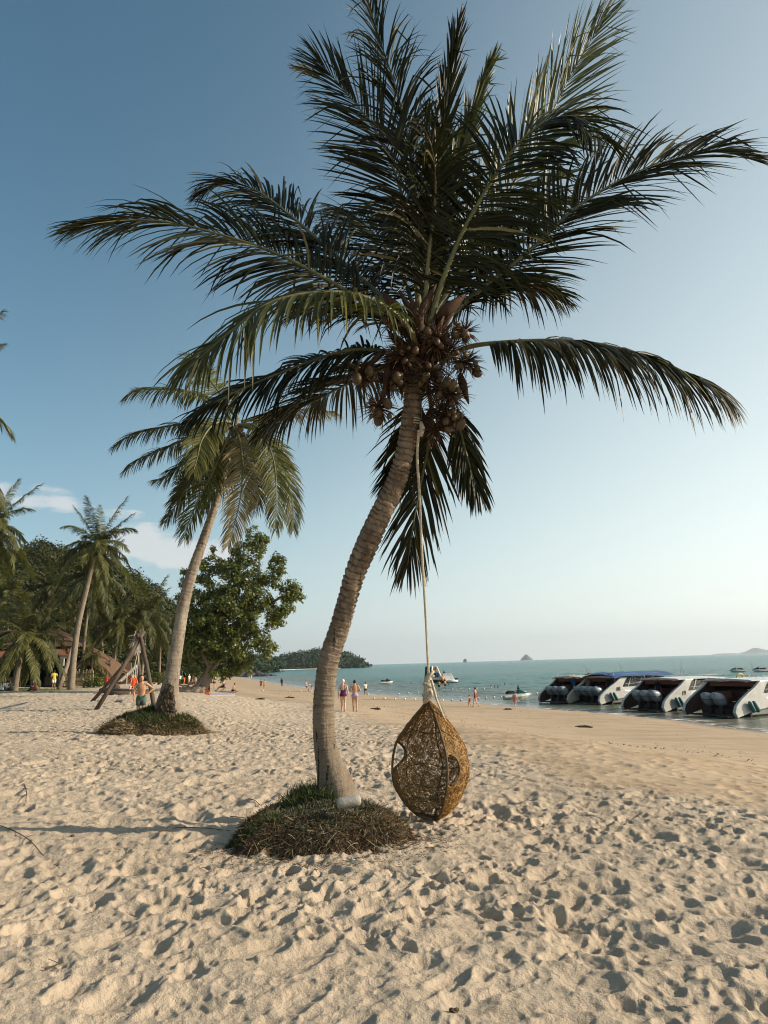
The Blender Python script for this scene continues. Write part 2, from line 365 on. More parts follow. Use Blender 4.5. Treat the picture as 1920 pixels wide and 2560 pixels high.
def sand_mat():
    m = bpy.data.materials.new('sand'); m.use_nodes = True; N = m.node_tree.nodes; L = m.node_tree.links; b = N['Principled BSDF']
    f = nn(N, L); tc = N.new('ShaderNodeTexCoord'); P = tc.outputs['Object']
    at_ = N.new('ShaderNodeAttribute'); at_.attribute_name = 's'; s = at_.outputs['Fac']
    al = N.new('ShaderNodeAttribute'); al.attribute_name = 'lawn'
    n1 = noise(N, L, P, .7, 5); n2 = noise(N, L, P, 9, 6, .7); n3 = noise(N, L, P, 90, 3, .7)
    dry = mixc(N, L, mrange(N, L, n1, .3, .7), (.47, .375, .275), (.525, .425, .318))
    dry = mixc(N, L, mrange(N, L, n2, .35, .75, 0., .35), dry, (.34, .255, .17))
    wetc = mixc(N, L, mrange(N, L, n1, .3, .7), (.395, .292, .19), (.45, .34, .228))
    streak = noise(N, L, P, .9, 7, .65, (.22, 1, 1)); wetc = mixc(N, L, mrange(N, L, streak, .45, .7, 0., .7), wetc, (.31, .205, .12))
    dr_ = N.new('ShaderNodeAttribute'); dr_.attribute_name = 'dry'
    col = mixc(N, L, mrange(N, L, f('ADD', dr_.outputs['Fac'], f('MULTIPLY', f('SUBTRACT', n1, .5), .5)), .1, .75), wetc, dry)
    # soaked band at the water's edge
    sk = f('ADD', s, f('MULTIPLY', f('SUBTRACT', noise(N, L, P, .25, 3), .5), 3.0)); soak = mrange(N, L, sk, .3, 2.6, 1., 0.)
    col = mixc(N, L, soak, col, (.26, .19, .125))
    rub = f('MULTIPLY', mrange(N, L, noise(N, L, P, 4.5, 4, .7, (.5, 1, 1)), .54, .62), f('MULTIPLY', mrange(N, L, f('ADD', dr_.outputs['Fac'], 0.0), .02, .3), mrange(N, L, f('ADD', dr_.outputs['Fac'], 0.0), .95, .5)))
    col = mixc(N, L, f('MULTIPLY', rub, .6), col, (.17, .11, .065))
    # weed and bits of bark: small dark specks, more of them on the smooth wet slope
    sp = noise(N, L, P, 3.2, 3, .6, (.55, 1, 1)); spk = mrange(N, L, sp, .70, .735); dens = mrange(N, L, noise(N, L, P, .35, 3), .42, .62)
    col = mixc(N, L, f('MULTIPLY', f('MULTIPLY', spk, dens), mrange(N, L, s, 24, 19, 0., .8)), col, (.10, .065, .04))
    col = mixc(N, L, f('MULTIPLY', al.outputs['Fac'], .9), col, mixc(N, L, n2, (.045, .075, .02), (.11, .13, .04)))
    col = mixc(N, L, mrange(N, L, n3, .62, .8, 0., .35), col, (.3, .22, .14))
    L.new(col, b.inputs['Base Color'])
    L.new(mrange(N, L, sk, .3, 3.5, .35, .92), b.inputs['Roughness']); b.inputs['Specular IOR Level'].default_value = .25
    h = f('ADD', f('MULTIPLY', noise(N, L, P, 28, 5, .65), 1.0), f('MULTIPLY', noise(N, L, P, 140, 3, .7), .28))
    bp = N.new('ShaderNodeBump'); bp.inputs['Distance'].default_value = .03; L.new(h, bp.inputs['Height'])
    L.new(mrange(N, L, dr_.outputs['Fac'], 0, 1, .3, .9), bp.inputs['Strength']); L.new(bp.outputs[0], b.inputs['Normal'])
    return m
def water_mat():
    m = bpy.data.materials.new('sea_water'); m.use_nodes = True; N = m.node_tree.nodes; L = m.node_tree.links; b = N['Principled BSDF']
    f = nn(N, L); tc = N.new('ShaderNodeTexCoord'); P = tc.outputs['Object']
    at_ = N.new('ShaderNodeAttribute'); at_.attribute_name = 's'; s = f('ADD', at_.outputs['Fac'], f('MULTIPLY', f('SUBTRACT', noise(N, L, P, .12, 4), .5), 9.0))
    c = mixc(N, L, mrange(N, L, s, -5, -1), (.085, .10, .07), (.17, .155, .12))
    c = mixc(N, L, mrange(N, L, s, -40, -9), (.014, .115, .098), c)
    c = mixc(N, L, mrange(N, L, s, -600, -120), (.008, .135, .125), c)
    pt = noise(N, L, P, .02, 4, .6, (1, .35, 1)); c = mixc(N, L, mrange(N, L, pt, .4, .65, 0., .35), c, (.008, .095, .09))
    s0 = at_.outputs['Fac']
    fo = noise(N, L, P, 1.1, 5, .7, (.5, 1, 1)); ln = noise(N, L, P, .16, 3)
    band = f('MULTIPLY', mrange(N, L, s0, -2.4, -.3), mrange(N, L, fo, .50, .60))
    sb = f('ADD', s0, f('MULTIPLY', f('SUBTRACT', ln, .5), 9.0))
    crest = f('MULTIPLY', f('MULTIPLY', mrange(N, L, sb, -7.0, -6.6), mrange(N, L, sb, -6.1, -6.4)), mrange(N, L, fo, .50, .60))
    foam = f('MINIMUM', f('ADD', f('MULTIPLY', band, 1.0), f('MULTIPLY', crest, .8)), 1.0)
    c = mixc(N, L, foam, c, (.75, .74, .70)); L.new(c, b.inputs['Base Color'])
    L.new(mrange(N, L, foam, 0, 1, .2, .8), b.inputs['Roughness']); b.inputs['IOR'].default_value = 1.33; b.inputs['Specular IOR Level'].default_value = .16
    h1 = noise(N, L, P, .55, 5, .6, (.45, 1, 1)); h2 = noise(N, L, P, 2.0, 5, .65, (.4, 1, 1))
    h = f('ADD', f('MULTIPLY', h1, 1.0), f('MULTIPLY', h2, .38))
    bp = N.new('ShaderNodeBump'); bp.inputs['Distance'].default_value = .8; L.new(h, bp.inputs['Height']); 
    L.new(mrange(N, L, s0, -14, -1, 1., .3), bp.inputs['Strength']); L.new(bp.outputs[0], b.inputs['Normal'])
    return m
def water():
    th = np.radians(np.concatenate([np.linspace(-60, -32, 40)[:-1], np.linspace(-32, 34, 520), np.linspace(34, 120, 60)[1:]]))
    r = [10.]
    while r[-1] < 19000: q = r[-1]; r.append(q*(1.006 if 30 < q < 300 else 1.03 if q < 2000 else 1.2))
    r = np.array(r); TH, RR = np.meshgrid(th, r); x = RR*np.sin(TH); y = RR*np.cos(TH); s = shore_s(x, y)
    w = fbm(x/2.2, y/1.1, 4, 401)*.26+fbm(x/7, y/3.2, 2, 411)*.22
    z = WZ+w*(1-sst(200, 320, RR))*sst(0, -10, s)
    n, k = z.shape; V = np.stack([x, y, z], -1).reshape(-1, 3)
    i = np.arange(n-1)[:, None]; j = np.arange(k-1)[None, :]
    F = np.stack([i*k+j, i*k+j+1, (i+1)*k+j+1, (i+1)*k+j], -1).reshape(-1, 4)
    o = np_mesh('sea', V, F[:, ::-1], water_mat(), attrs={'s': s}); tag(o, kind='structure')
ground(); water()
# ================================================================ palms
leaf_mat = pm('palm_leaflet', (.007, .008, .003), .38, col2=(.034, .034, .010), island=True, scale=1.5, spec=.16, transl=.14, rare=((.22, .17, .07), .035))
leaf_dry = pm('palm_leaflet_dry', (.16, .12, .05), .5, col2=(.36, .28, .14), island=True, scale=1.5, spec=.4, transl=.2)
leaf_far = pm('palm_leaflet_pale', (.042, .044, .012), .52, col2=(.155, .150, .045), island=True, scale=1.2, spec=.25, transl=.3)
rib_mat = pm('palm_midrib', (.055, .055, .018), .5, col2=(.15, .14, .05), scale=3)
fibre_mat = pm('palm_fibre', (.022, .012, .007), .9, col2=(.085, .042, .02), scale=9, island=True)
nut_mat = pm('coconut_husk', (.022, .013, .006), .5, col2=(.10, .062, .022), scale=6, island=True)
def frond_arrays(P, nrm, n, llen, hw, droop, seed, p0=.14, vee=.25, spread=(78, 24), wind=(0, 0, 0), fold=True, frac=1.0, steps=6):
    """leaflets of one frond as numpy arrays. P: densely sampled midrib"""
    rg = np.random.default_rng(seed); P = np.array([tuple(p) for p in P]); m = len(P)
    seg = np.linalg.norm(np.diff(P, axis=0), axis=1); cum = np.concatenate([[0], np.cumsum(seg)]); Lt = cum[-1]
    s = np.linspace(p0, 1.0, n); s = np.tile(s, 2)+rg.normal(0, .0025, 2*n); s = np.clip(s, p0, 1); sg = np.repeat([1., -1.], n)
    pos = np.stack([np.interp(s*Lt, cum, P[:, k]) for k in range(3)], -1)
    e = .02; a = np.stack([np.interp(np.clip(s-e, 0, 1)*Lt, cum, P[:, k]) for k in range(3)], -1); b = np.stack([np.interp(np.clip(s+e, 0, 1)*Lt, cum, P[:, k]) for k in range(3)], -1)
    nz = lambda v: v/np.maximum(np.linalg.norm(v, axis=-1, keepdims=True), 1e-9)
    T = nz(b-a); nv = np.array(nrm, float)
    nv = nv if nv.ndim == 1 else np.stack([np.interp(s, np.linspace(0, 1, len(nv)), nv[:, k]) for k in range(3)], -1)
    S = nz(np.cross(T, nv*np.ones_like(T))); U = np.cross(S, T)
    q = (s-p0)/(1-p0)
    ph = rg.uniform(0, 10); cl = np.sin(q*31+ph+sg)*.5+np.sin(q*67+2*ph)*.5
    ang = np.radians(spread[0]+(spread[1]-spread[0])*q**1.1+cl*5+rg.normal(0, 3.2, 2*n))
    prof = np.interp(q, [0, .08, .3, .6, .85, 1], [.55, .8, 1, .96, .72, .38])
    ln = llen*prof*rg.uniform(.86, 1.08, 2*n); v = vee+.10*np.sin(q*23+ph*3)+rg.normal(0, .09, 2*n)
    d = nz(S*(sg*np.sin(ang))[:, None]+T*np.cos(ang)[:, None]+U*v[:, None])
    dr = droop*rg.uniform(.65, 1.35, 2*n)*(1+.8*(rg.random(2*n) < .12))*(1+.3*cl)
    kink = rg.integers(2, steps, 2*n); kk = (rg.random(2*n) < .25)*rg.uniform(.3, 1.3, 2*n)
    wv = nz(T-d*np.sum(T*d, -1, keepdims=True)); roll = rg.normal(0, .45, 2*n)
    wv = nz(wv*np.cos(roll)[:, None]+np.cross(d, wv)*np.sin(roll)[:, None])
    wp = np.interp(np.linspace(0, 1, steps), [0, .12, .45, .8, 1], [.35, .95, 1, .6, .04])
    cur = pos.copy(); V = []; g = np.array([0, 0, -1.]); wd = np.array(wind, float)
    for i in range(steps):
        w = wv*(hw*wp[i]*np.interp(q, [0, .3, .9, 1], [.9, 1, .7, .45]))[:, None]
        if fold:
            up = np.cross(wv, d)*sg[:, None]
            V.append(np.stack([cur-w, cur+np.cross(d, wv)*(hw*wp[i]*.45), cur+w], 1))
        else: V.append(np.stack([cur-w, cur+w], 1))
        t = (i+.5)/steps
        d = nz(d+(g*(dr*(.35+t*1.3)/steps*2)[:, None])+wd/steps+(i == kink)[:, None]*kk[:, None]*g)
        wv = nz(wv-d*np.sum(wv*d, -1, keepdims=True))
        cur = cur+d*(ln/steps)[:, None]
    V = np.stack(V, 1)                                       # leaflets, steps, across, 3
    c = V.shape[2]; k = V.shape[0]; Vf = V.reshape(-1, 3)
    base = (np.arange(k)*steps*c)[:, None, None]; i = np.arange(steps-1)[None, :, None]*c; j = np.arange(c-1)[None, None, :]
    F = np.stack([base+i+j, base+i+j+1, base+i+c+j+1, base+i+c+j], -1).reshape(-1, 4)
    return Vf, F
def frond(parent, org, pts, nrm=(0, 0, 1), n=74, llen=.95, hw=.017, droop=.5, seed=1, mat=None, rr=(.034, .004), p0=.14, label=None, **k):
    P = cat_rom(pts, 43)[:41]; V, F = frond_arrays(P, nrm, n, llen, hw, droop, seed, p0=p0, **k)
    V = V-np.array(org); o = np_mesh('frond', V, F, mat or leaf_mat, parent, smooth=False)
    if label: o['label'] = label
    m = MB(); m.tube([p-Vector(org) for p in P], [rr[0]+(rr[1]-rr[0])*(i/40)**.55 for i in range(41)], 6, flat=1.3)
    m.build('midrib', rib_mat, o, smooth=True); return o
# ---- trunk
def trunk_mat(name, c1, c2, groove, spacing, bumpd=.02):
    m = bpy.data.materials.new(name); m.use_nodes = True; N = m.node_tree.nodes; L = m.node_tree.links; b = N['Principled BSDF']; f = nn(N, L)
    a = N.new('ShaderNodeAttribute'); a.attribute_name = 'along'; g = N.new('ShaderNodeAttribute'); g.attribute_name = 'groove'
    tc = N.new('ShaderNodeTexCoord'); P = tc.outputs['Object']
    n1 = noise(N, L, P, 5, 6, .7, (1, 1, .5)); n2 = noise(N, L, P, 26, 5, .7, (1, 1, .25)); n3 = noise(N, L, P, 2.2, 3)
    c = mixc(N, L, mrange(N, L, n1, .3, .7), c1, c2)
    c = mixc(N, L, mrange(N, L, n2, .52, .72, 0., .75), c, groove); c = mixc(N, L, f('MULTIPLY', g.outputs['Fac'], .75), c, groove)
    c = mixc(N, L, mrange(N, L, n3, .5, .7, 0., .45), c, tuple(x*.55 for x in c1))
    c = mixc(N, L, f('MULTIPLY', mrange(N, L, a.outputs['Fac'], 2.4, .8), mrange(N, L, n2, .40, .52, .2, .75)), c, (.19, .155, .115))
    ck = noise(N, L, P, 13, 3, .6, (1.6, 1.6, .22)); c = mixc(N, L, f('MULTIPLY', mrange(N, L, ck, .61, .66, 0., .9), mrange(N, L, a.outputs['Fac'], 3.2, 1.4)), c, (.012, .008, .006))
    L.new(c, b.inputs['Base Color']); b.inputs['Roughness'].default_value = .85; b.inputs['Specular IOR Level'].default_value = .2
    w = N.new('ShaderNodeTexNoise'); w.inputs['Scale'].default_value = 1; w.inputs['Detail'].default_value = 3
    cm = N.new('ShaderNodeCombineXYZ'); L.new(f('MULTIPLY', a.outputs['Fac'], spacing), cm.inputs[0]); L.new(f('MULTIPLY', n1, .8), cm.inputs[1]); L.new(cm.outputs[0], w.inputs['Vector'])
    h = f('ADD', f('MULTIPLY', w.outputs[0], 1.0), f('MULTIPLY', n2, .55)); bp = N.new('ShaderNodeBump'); bp.inputs['Distance'].default_value = bumpd
    L.new(h, bp.inputs['Height']); L.new(bp.outputs[0], b.inputs['Normal']); return m
def palm_trunk(parent, org, pts, rad, mat, nring=260, around=36, ring=.055, amp=.012, seed=0, name='trunk'):
    P = cat_rom(pts, nring); rr = np.interp(np.linspace(0, 1, nring+1), np.linspace(0, 1, len(rad)), rad)
    seg = [0]
    for i in range(nring): seg.append(seg[-1]+(P[i+1]-P[i]).length)
    seg = np.array(seg); rg = np.random.default_rng(seed); T = seg[-1]
    pos = []; q = 0
    while q < T+ring: pos.append(q); q += ring*rg.uniform(.55, 1.45)
    pos = np.array(pos); th = np.linspace(0, 2*np.pi, around, endpoint=False); V = []; al = []; gr = []
    u = Vector((0, -1, 0)); prev = None
    for i in range(nring+1):
        t = (P[min(i+1, nring)]-P[max(i-1, 0)]).normalized(); u = (u-t*u.dot(t)).normalized(); w = t.cross(u)
        # slanted, broken leaf-scar rings
        sl = seg[i]+.22*rr[i]*np.sin(th+1.3)+.007*np.sin(3*th+seg[i]*.9)+.003*np.sin(8*th+seg[i]*1.7); idx = np.clip(np.searchsorted(pos, sl)-1, 0, len(pos)-2)
        fr = (sl-pos[idx])/(pos[idx+1]-pos[idx]); fr = np.clip(fr, 0, 1); gg = np.exp(-(fr/.16)**2)+.5*np.exp(-((1-fr)/.1)**2)
        fade = (.15+.85*min(1, (seg[i]/(T*.42))**2))*(.45+.9*vnoise(th*2.2+1, np.full(around, seg[i]*6.), 9+seed)); r = rr[i]+amp*fade*(fr-.5)*1.3-amp*.8*gg*fade+rr[i]*.05*np.sin(2*th+seg[i]*1.1)+rr[i]*.03*np.sin(5*th+seg[i]*2.3)
        r = r+amp*.5*(rg.random(around)-.5)
        for k in range(around): V.append(P[i]+u*math.cos(th[k])*r[k]+w*math.sin(th[k])*r[k]-Vector(org))
        al += [seg[i]]*around; gr += list(gg*fade)
    i = np.arange(nring)[:, None]; j = np.arange(around)[None, :]; j2 = (j+1) % around
    F = np.stack([i*around+j, i*around+j2, (i+1)*around+j2, (i+1)*around+j], -1).reshape(-1, 4)
    return np_mesh(name, [tuple(v) for v in V], F, mat, parent, attrs={'along': al, 'groove': gr})
TM1 = trunk_mat('coconut_trunk', (.095, .062, .038), (.30, .225, .155), (.026, .015, .010), 22, .032)
TM2 = trunk_mat('coconut_trunk_grey', (.17, .135, .10), (.34, .29, .225), (.09, .065, .045), 16)
PY = 7.45
mx0, my0 = MOUNDS[0][0], MOUNDS[0][1]
main = thing('coconut_palm', 'large leaning coconut palm with ringed brown trunk growing from the root mound', 'palm tree', (-.62, PY, .2))
MO = Vector((-.62, PY, .2))
TR = [(848, 2035, 112), (842, 1982, 98), (833, 1946, 88), (823, 1910, 70), (813, 1862, 60), (809, 1789, 58), (813, 1717, 57), (824, 1645, 57), (848, 1572, 55.5), (868, 1500, 53.5), (887, 1434, 57), (917, 1362, 62), (950, 1289, 58), (986, 1217, 53),
      (1009, 1145, 48), (1023, 1072, 48), (1031, 1011, 48), (1034, 951, 46), (1038, 890, 50), (1046, 840, 52)]
palm_trunk(main, MO, [at(u, v, PY) for u, v, w in TR], [w*PY/FPX/2*.93 for u, v, w in TR], TM1, nring=620, around=48, ring=.058, amp=.012, seed=3)
def tr(pts, ys=None):
    ys = ys or [0]; k = len(pts); yy = np.interp(np.linspace(0, 1, k), np.linspace(0, 1, len(ys)), ys)
    return [at(u, v, PY+y) for (u, v), y in zip(pts, yy)]
D = 1.1573
def dsp(*p): return [(a*D, b*D) for a, b in p]
FR = [
 # midrib on the photograph, depth offsets, normal, droop, leaflet length, options
 (dsp((908, 690), (893, 560), (868, 420), (815, 290), (735, 185), (655, 100)), (0, .5, 1.0), (-.35, -.9, .25), .22, .95, dict(spread=(74, 14), wind=(-.1, 0, .05))),
 (dsp((912, 680), (905, 520), (890, 350), (858, 200), (815, 70), (775, -70)), (.1, .6, .9), (.1, -.8, .6), .75, .85, dict(spread=(50, 12))),
 (dsp((918, 680), (935, 500), (952, 330), (975, 150), (1000, 5)), (.1, .3, .4), (0, -1, 0), .02, .70, dict(spread=(24, 5), vee=.05)),
 (dsp((920, 680), (950, 520), (985, 370), (1030, 220), (1080, 92)), (.1, .1, 0), (0, -1, 0), .02, .55, dict(spread=(20, 5), vee=.05, mat='y')),
 (dsp((925, 705), (955, 610), (1000, 500), (1060, 395), (1125, 305), (1200, 256), (1268, 272), (1330, 330)), (-.1, -.5, -1.1), [(-.15, -.95, .3), (-.15, -.95, .3), (-.1, -.8, .6), (0, -.5, .9)], .55, 1.0, dict(spread=(92, 52), vee=.05)),
 (dsp((930, 690), (1010, 560), (1090, 430), (1165, 300), (1240, 150), (1345, -25)), (0, .6, 1.2), (.4, -.85, .35), .12, 1.05, dict(spread=(55, 16), wind=(.2, 0, .1), mat='y')),
 (dsp((945, 700), (1040, 625), (1140, 545), (1250, 445), (1370, 375), (1490, 335), (1570, 330), (1650, 350)), (0, .3, .5), (.1, -.8, .6), .26, .98, dict(spread=(68, 24), vee=.2, wind=(.25, 0, .05))),
 (dsp((950, 785), (1005, 752), (1080, 740), (1190, 735), (1290, 742), (1390, 768), (1500, 815), (1615, 885)), (0, -.3, -.5), (0, -.5, 1), .95, .95, dict(spread=(84, 28), vee=.05, p0=.19)),
 (dsp((885, 700), (800, 620), (700, 530), (620, 460), (550, 410), (485, 395), (420, 425)), (0, .7, 1.2), (0, -.7, .8), .50, .9, dict(spread=(56, 20), vee=.1)),
 (dsp((875, 715), (790, 655), (690, 595), (590, 545), (480, 508), (350, 478), (235, 480), (118, 512)), (0, .1, -.1), (0, -.85, .6), .5, 1.0, dict(spread=(66, 20), vee=.15, wind=(-.3, 0, 0))),
 (dsp((905, 760), (880, 705), (830, 660), (760, 634), (670, 632), (580, 655), (500, 715), (430, 775), (365, 835)), (-.1, -1.0, -1.7), (0, -.5, 1), .62, .80, dict(spread=(72, 22), vee=.0, n=84, mat='g')),
 (dsp((890, 778), (820, 758), (738, 760), (636, 794), (513, 845), (440, 884), (380, 925)), (.1, .5, .6), (0, -.75, .8), .55, .66, dict(spread=(70, 26), vee=0)),
 (dsp((890, 790), (850, 790), (780, 815), (700, 855), (620, 900), (560, 960)), (.2, 1.2, 2.0), (0, -.2, 1), .6, .8, dict(spread=(70, 26))),
 (dsp((920, 820), (932, 880), (926, 960), (908, 1050), (890, 1150), (875, 1262)), (.25, .5, .5), (0, -1, .1), .2, .74, dict(spread=(38, 12), vee=0, n=60)),
 (dsp((935, 810), (962, 850), (985, 895), (1002, 960), (1022, 1030), (1042, 1085)), (.1, .3, .3), (.3, -1, .1), .5, .5, dict(spread=(40, 12), vee=0, n=60, p0=.3)),
 (dsp((915, 700), (925, 560), (940, 430), (935, 330), (905, 250)), (-.1, -.3, -.8), (.3, -.9, .2), .8, .8, dict(spread=(60, 24), n=60)),
 (dsp((940, 705), (1010, 650), (1080, 620), (1150, 625), (1215, 655)), (.1, .6, 1.0), (0, -.3, 1), .7, .75, dict(spread=(70, 26))),
 (dsp((930, 700), (1000, 590), (1080, 500), (1160, 450), (1250, 430)), (.2, 1.2, 2.0), (0, -.6, .8), .5, .9, dict(spread=(70, 26))),
 (dsp((890, 730), (830, 690), (760, 660), (690, 660), (640, 690)), (.3, 1.2, 2.0), (0, -.2, 1), .6, .8, dict(spread=(70, 26))),
 (dsp((905, 700), (870, 600), (820, 520), (770, 470), (730, 455)), (.3, 1.2, 2.2), (0, -.5, .8), .5, .85, dict(spread=(70, 26))),
 (dsp((915, 840), (905, 880), (895, 930), (880, 985), (850, 1040)), (.3, .8, 1.1), (0, -1, .3), .2, .7, dict(spread=(40, 16), n=60)),
]
leaf_green = pm('palm_leaflet_green', (.030, .034, .010), .48, col2=(.085, .088, .028), island=True, scale=1.5, spec=.28, transl=.25, rare=((.3, .24, .1), .05))
leaf_yel = pm('palm_leaflet_olive', (.040, .046, .010), .4, col2=(.095, .098, .024), island=True, scale=1.5, spec=.5, transl=.3)
for i, (px, ys, nrm, dr, ll, op) in enumerate(FR):
    op = dict(op); mt = {'y': leaf_yel, 'g': leaf_green}.get(op.pop('mat', ''), leaf_mat); n = op.pop('n', 112)
    op['spread'] = tuple(a*b for a, b in zip(op.get('spread', (70, 24)), (.80, .72) if i < 7 else (1.0, .95)))
    frond(main, MO, tr(px, list(ys)), nrm, n=n, llen=ll*1.36, hw=.0175, droop=dr*1.05, seed=50+i, mat=mt, **op)
frond(main, MO, [at(u, v, PY+.9) for u, v in ((800, 190), (770, 182), (735, 172))], (0, -1, .2), n=7, llen=.3, hw=.016, droop=.2, seed=99, mat=leaf_dry, spread=(40, 5), label='bleached straw-coloured frond tip')
# ---- crown: fibre, sheaths, flower stalks, nuts
def sheath(mb, a, b, r, seed):
    a = Vector(a); b = Vector(b); mb.tube([a, a.lerp(b, .35)+Vector((0, -.02, 0)), a.lerp(b, .7), b], [r*.7, r, r*.6, .01], 7, flat=.6)
crn = at(1055, 800, PY)-MO
m = MB(); rg = random.Random(4)
for k in range(70):
    an = rg.uniform(0, 6.28); up = rg.uniform(.05, .42); ro = rg.uniform(.03, .15)
    a = at(1045+rg.uniform(-20, 25), 850+rg.uniform(-40, 60), PY)-MO+Vector((math.cos(an)*.10, math.sin(an)*.1, 0))
    b = a+Vector((math.cos(an)*(ro+.12), math.sin(an)*(ro+.1), up)); sheath(m, a, b, rg.uniform(.03, .07), k)
m.build('crown_fibre', fibre_mat, main, smooth=True)
for u0, v0, u1, v1, r in [(1050, 800, 1092, 710, .07), (1095, 800, 1165, 735, .085), (1000, 790, 955, 730, .07), (960, 880, 905, 930, .05), (1150, 940, 1172, 1010, .06), (975, 900, 955, 1010, .055), (1010, 920, 1004, 1000, .03)]:
    m = MB(); sheath(m, at(u0, v0, PY-.1)-MO, at(u1, v1, PY-.15)-MO, r*1.25, 0); m.build('leaf_sheath', fibre_mat, main, smooth=True)
m = MB()
CL = [(1092, 855, 46, .28), (1160, 830, 34, .2), (1165, 905, 40, .15), (948, 1020, 44, .1), (905, 935, 40, .15), (1125, 985, 48, .1), (1005, 890, 46, .1), (985, 800, 40, .25), (1075, 940, 40, .15), (1130, 1050, 34, 0), (1000, 950, 30, .1)]
for u, v, r, up in CL+[(1095, 970, 60, 0), (1105, 1030, 50, 0), (1075, 905, 60, 0), (1020, 860, 60, 0), (975, 955, 45, 0), (985, 900, 45, 0), (1060, 830, 60, 0), (1120, 880, 50, 0), (1085, 1075, 40, 0), (1010, 920, 50, 0)]:
    c = at(u, v, PY-.22+.2*(up == 0))-MO; rm = r*PY/FPX
    for k in range(110):
        th = rg.uniform(0, 6.28); ph = math.acos(rg.uniform(-1, 1)); d = Vector((math.sin(ph)*math.cos(th), math.sin(ph)*math.sin(th), math.cos(ph)))
        a = c+d*rm*rg.uniform(.0, .35); b = c+d*rm*rg.uniform(.95, 1.55)+Vector((0, 0, -.02)); m.tube([a, a.lerp(b, .55)+Vector((rg.uniform(-.02, .02), 0, .01)), b], [.006, .005, .0012], 3, cap=False)
m.build('flower_stalks', fibre_mat, main)
for u, v, r, up in CL:
    c = at(u, v, PY-.25)-MO; rm = r*PY/FPX
    for k in range(10):
        p = c+Vector((rg.uniform(-1, 1)*rm*.75, rg.uniform(-1, .6)*rm*.7, rg.uniform(-1, .8)*rm*.75)); q = rg.choice((.022, .026, .03, .036, .05))
        mm = MB(); mm.ball((0, 0, 0), (q, q, q*1.28), 10, 8); o = mm.build('coconut', nut_mat, main, smooth=True); o.location = p; o.rotation_euler = (rg.uniform(-.6, .6), rg.uniform(-.6, .6), 0)

# ---- second palm, 20 m away
P2Y = 19.9; O2 = at(430, 1775, P2Y)
p2 = thing('coconut_palm', 'tall leaning coconut palm with smooth grey trunk on the grass mound behind the boy', 'palm tree', O2)
T2 = [(418, 1800, 84), (421, 1765, 74), (424, 1735, 56), (427, 1710, 47), (432, 1680, 41), (438, 1640, 37), (446, 1590, 34), (456, 1530, 32), (469, 1470, 30), (484, 1420, 28), (502, 1368, 26), (520, 1315, 24), (536, 1270, 22), (551, 1220, 19), (565, 1170, 17), (578, 1120, 16), (590, 1070, 16), (594, 1045, 14)]
palm_trunk(p2, O2, [at(u, v, P2Y) for u, v, w in T2], [w*P2Y/FPX/2*.88 for u, v, w in T2], TM2, nring=300, around=28, ring=.11, amp=.012, seed=5)
m = MB()                                                     # old root bole on the shaded side of the foot
for k in range(330):
    v = 1712+88*rg.random()**.7; u = rg.uniform(418-(v-1712)*.36, 430+(v-1712)*.12); a = at(u, v, P2Y-.12-rg.random()*.25)-O2
    m.tube([a, a+Vector((rg.uniform(-.1, .05), -.03, rg.uniform(-.12, .02))), a+Vector((rg.uniform(-.16, .05), -.02, rg.uniform(-.22, -.05)))], [rg.uniform(.03, .07), .05, .02], 5)
m.build('root_bole', pm('old_bole', (.022, .014, .009), .95, col2=(.11, .08, .055), island=True, scale=9), p2)
def z4(*p): return [(250+a/2.633, 900+b/2.633) for a, b in p]
F2 = [
 (z4((870, 400), (760, 280), (600, 215), (350, 190), (210, 215), (140, 275)), (0, -.3), (0, 0, 1), .9, 'f'),
 (z4((870, 420), (700, 420), (520, 425), (300, 465), (160, 520), (60, 610)), (0, .6), (0, -.2, 1), .9, 'd'),
 (z4((860, 440), (720, 460), (560, 525), (400, 590), (250, 660), (110, 780)), (0, .9), (0, -.2, 1), .9, 'd'),
 (z4((870, 410), (800, 405), (730, 440), (668, 535), (640, 650), (600, 780)), (-.2, -1.8), (.2, -.9, .4), .7, 'f'),
 (z4((860, 440), (760, 520), (650, 680), (560, 860), (470, 1000), (400, 1110)), (0, .9), (0, -.6, .5), .6, 'd'),
 (z4((880, 440), (820, 560), (740, 740), (650, 920), (580, 1080), (545, 1235)), (-.1, -.9), (-.2, -.9, .3), .4, 'f'),
 (z4((890, 440), (925, 560), (940, 740), (925, 900), (880, 1100), (820, 1290)), (-.1, -1.4), (.1, -1, .2), .45, 'w'),
 (z4((910, 430), (1010, 430), (1090, 520), (1150, 700), (1160, 950), (1150, 1210)), (-.1, -1.2), (.3, -.9, .3), .6, 'f'),
 (z4((920, 430), (1060, 480), (1180, 640), (1240, 820), (1270, 1000), (1270, 1180)), (.1, .5), (.3, -.6, .6), .6, 'f'),
 (z4((930, 410), (1060, 370), (1200, 345), (1350, 325), (1480, 335), (1590, 360)), (.1, .4), (0, -.3, 1), 1.0, 'w'),
 ([(594, 1050), (550, 985), (500, 920), (458, 875)], (.2, 1.2), (0, -.4, 1), .6, 'f'),
 (z4((880, 440), (860, 620), (800, 780), (720, 900), (640, 1010)), (.3, 1.5), (0, -.9, .3), .5, 'd'),
 (z4((900, 440), (960, 560), (1020, 760), (1040, 900), (1000, 1010)), (.3, 1.8), (0, -.9, .3), .5, 'd'),
 (z4((860, 430), (740, 520), (600, 640), (450, 760), (340, 800)), (-.1, -.6), (0, -.5, .8), .7, 'd'),
 (z4((870, 450), (800, 600), (680, 760), (560, 820), (490, 960)), (.2, .9), (0, -.9, .3), .6, 'd'),
]
crown_dry = pm('palm_leaflet_sunburnt', (.11, .085, .032), .6, col2=(.25, .19, .085), island=True, scale=1.5, spec=.4, transl=.2)
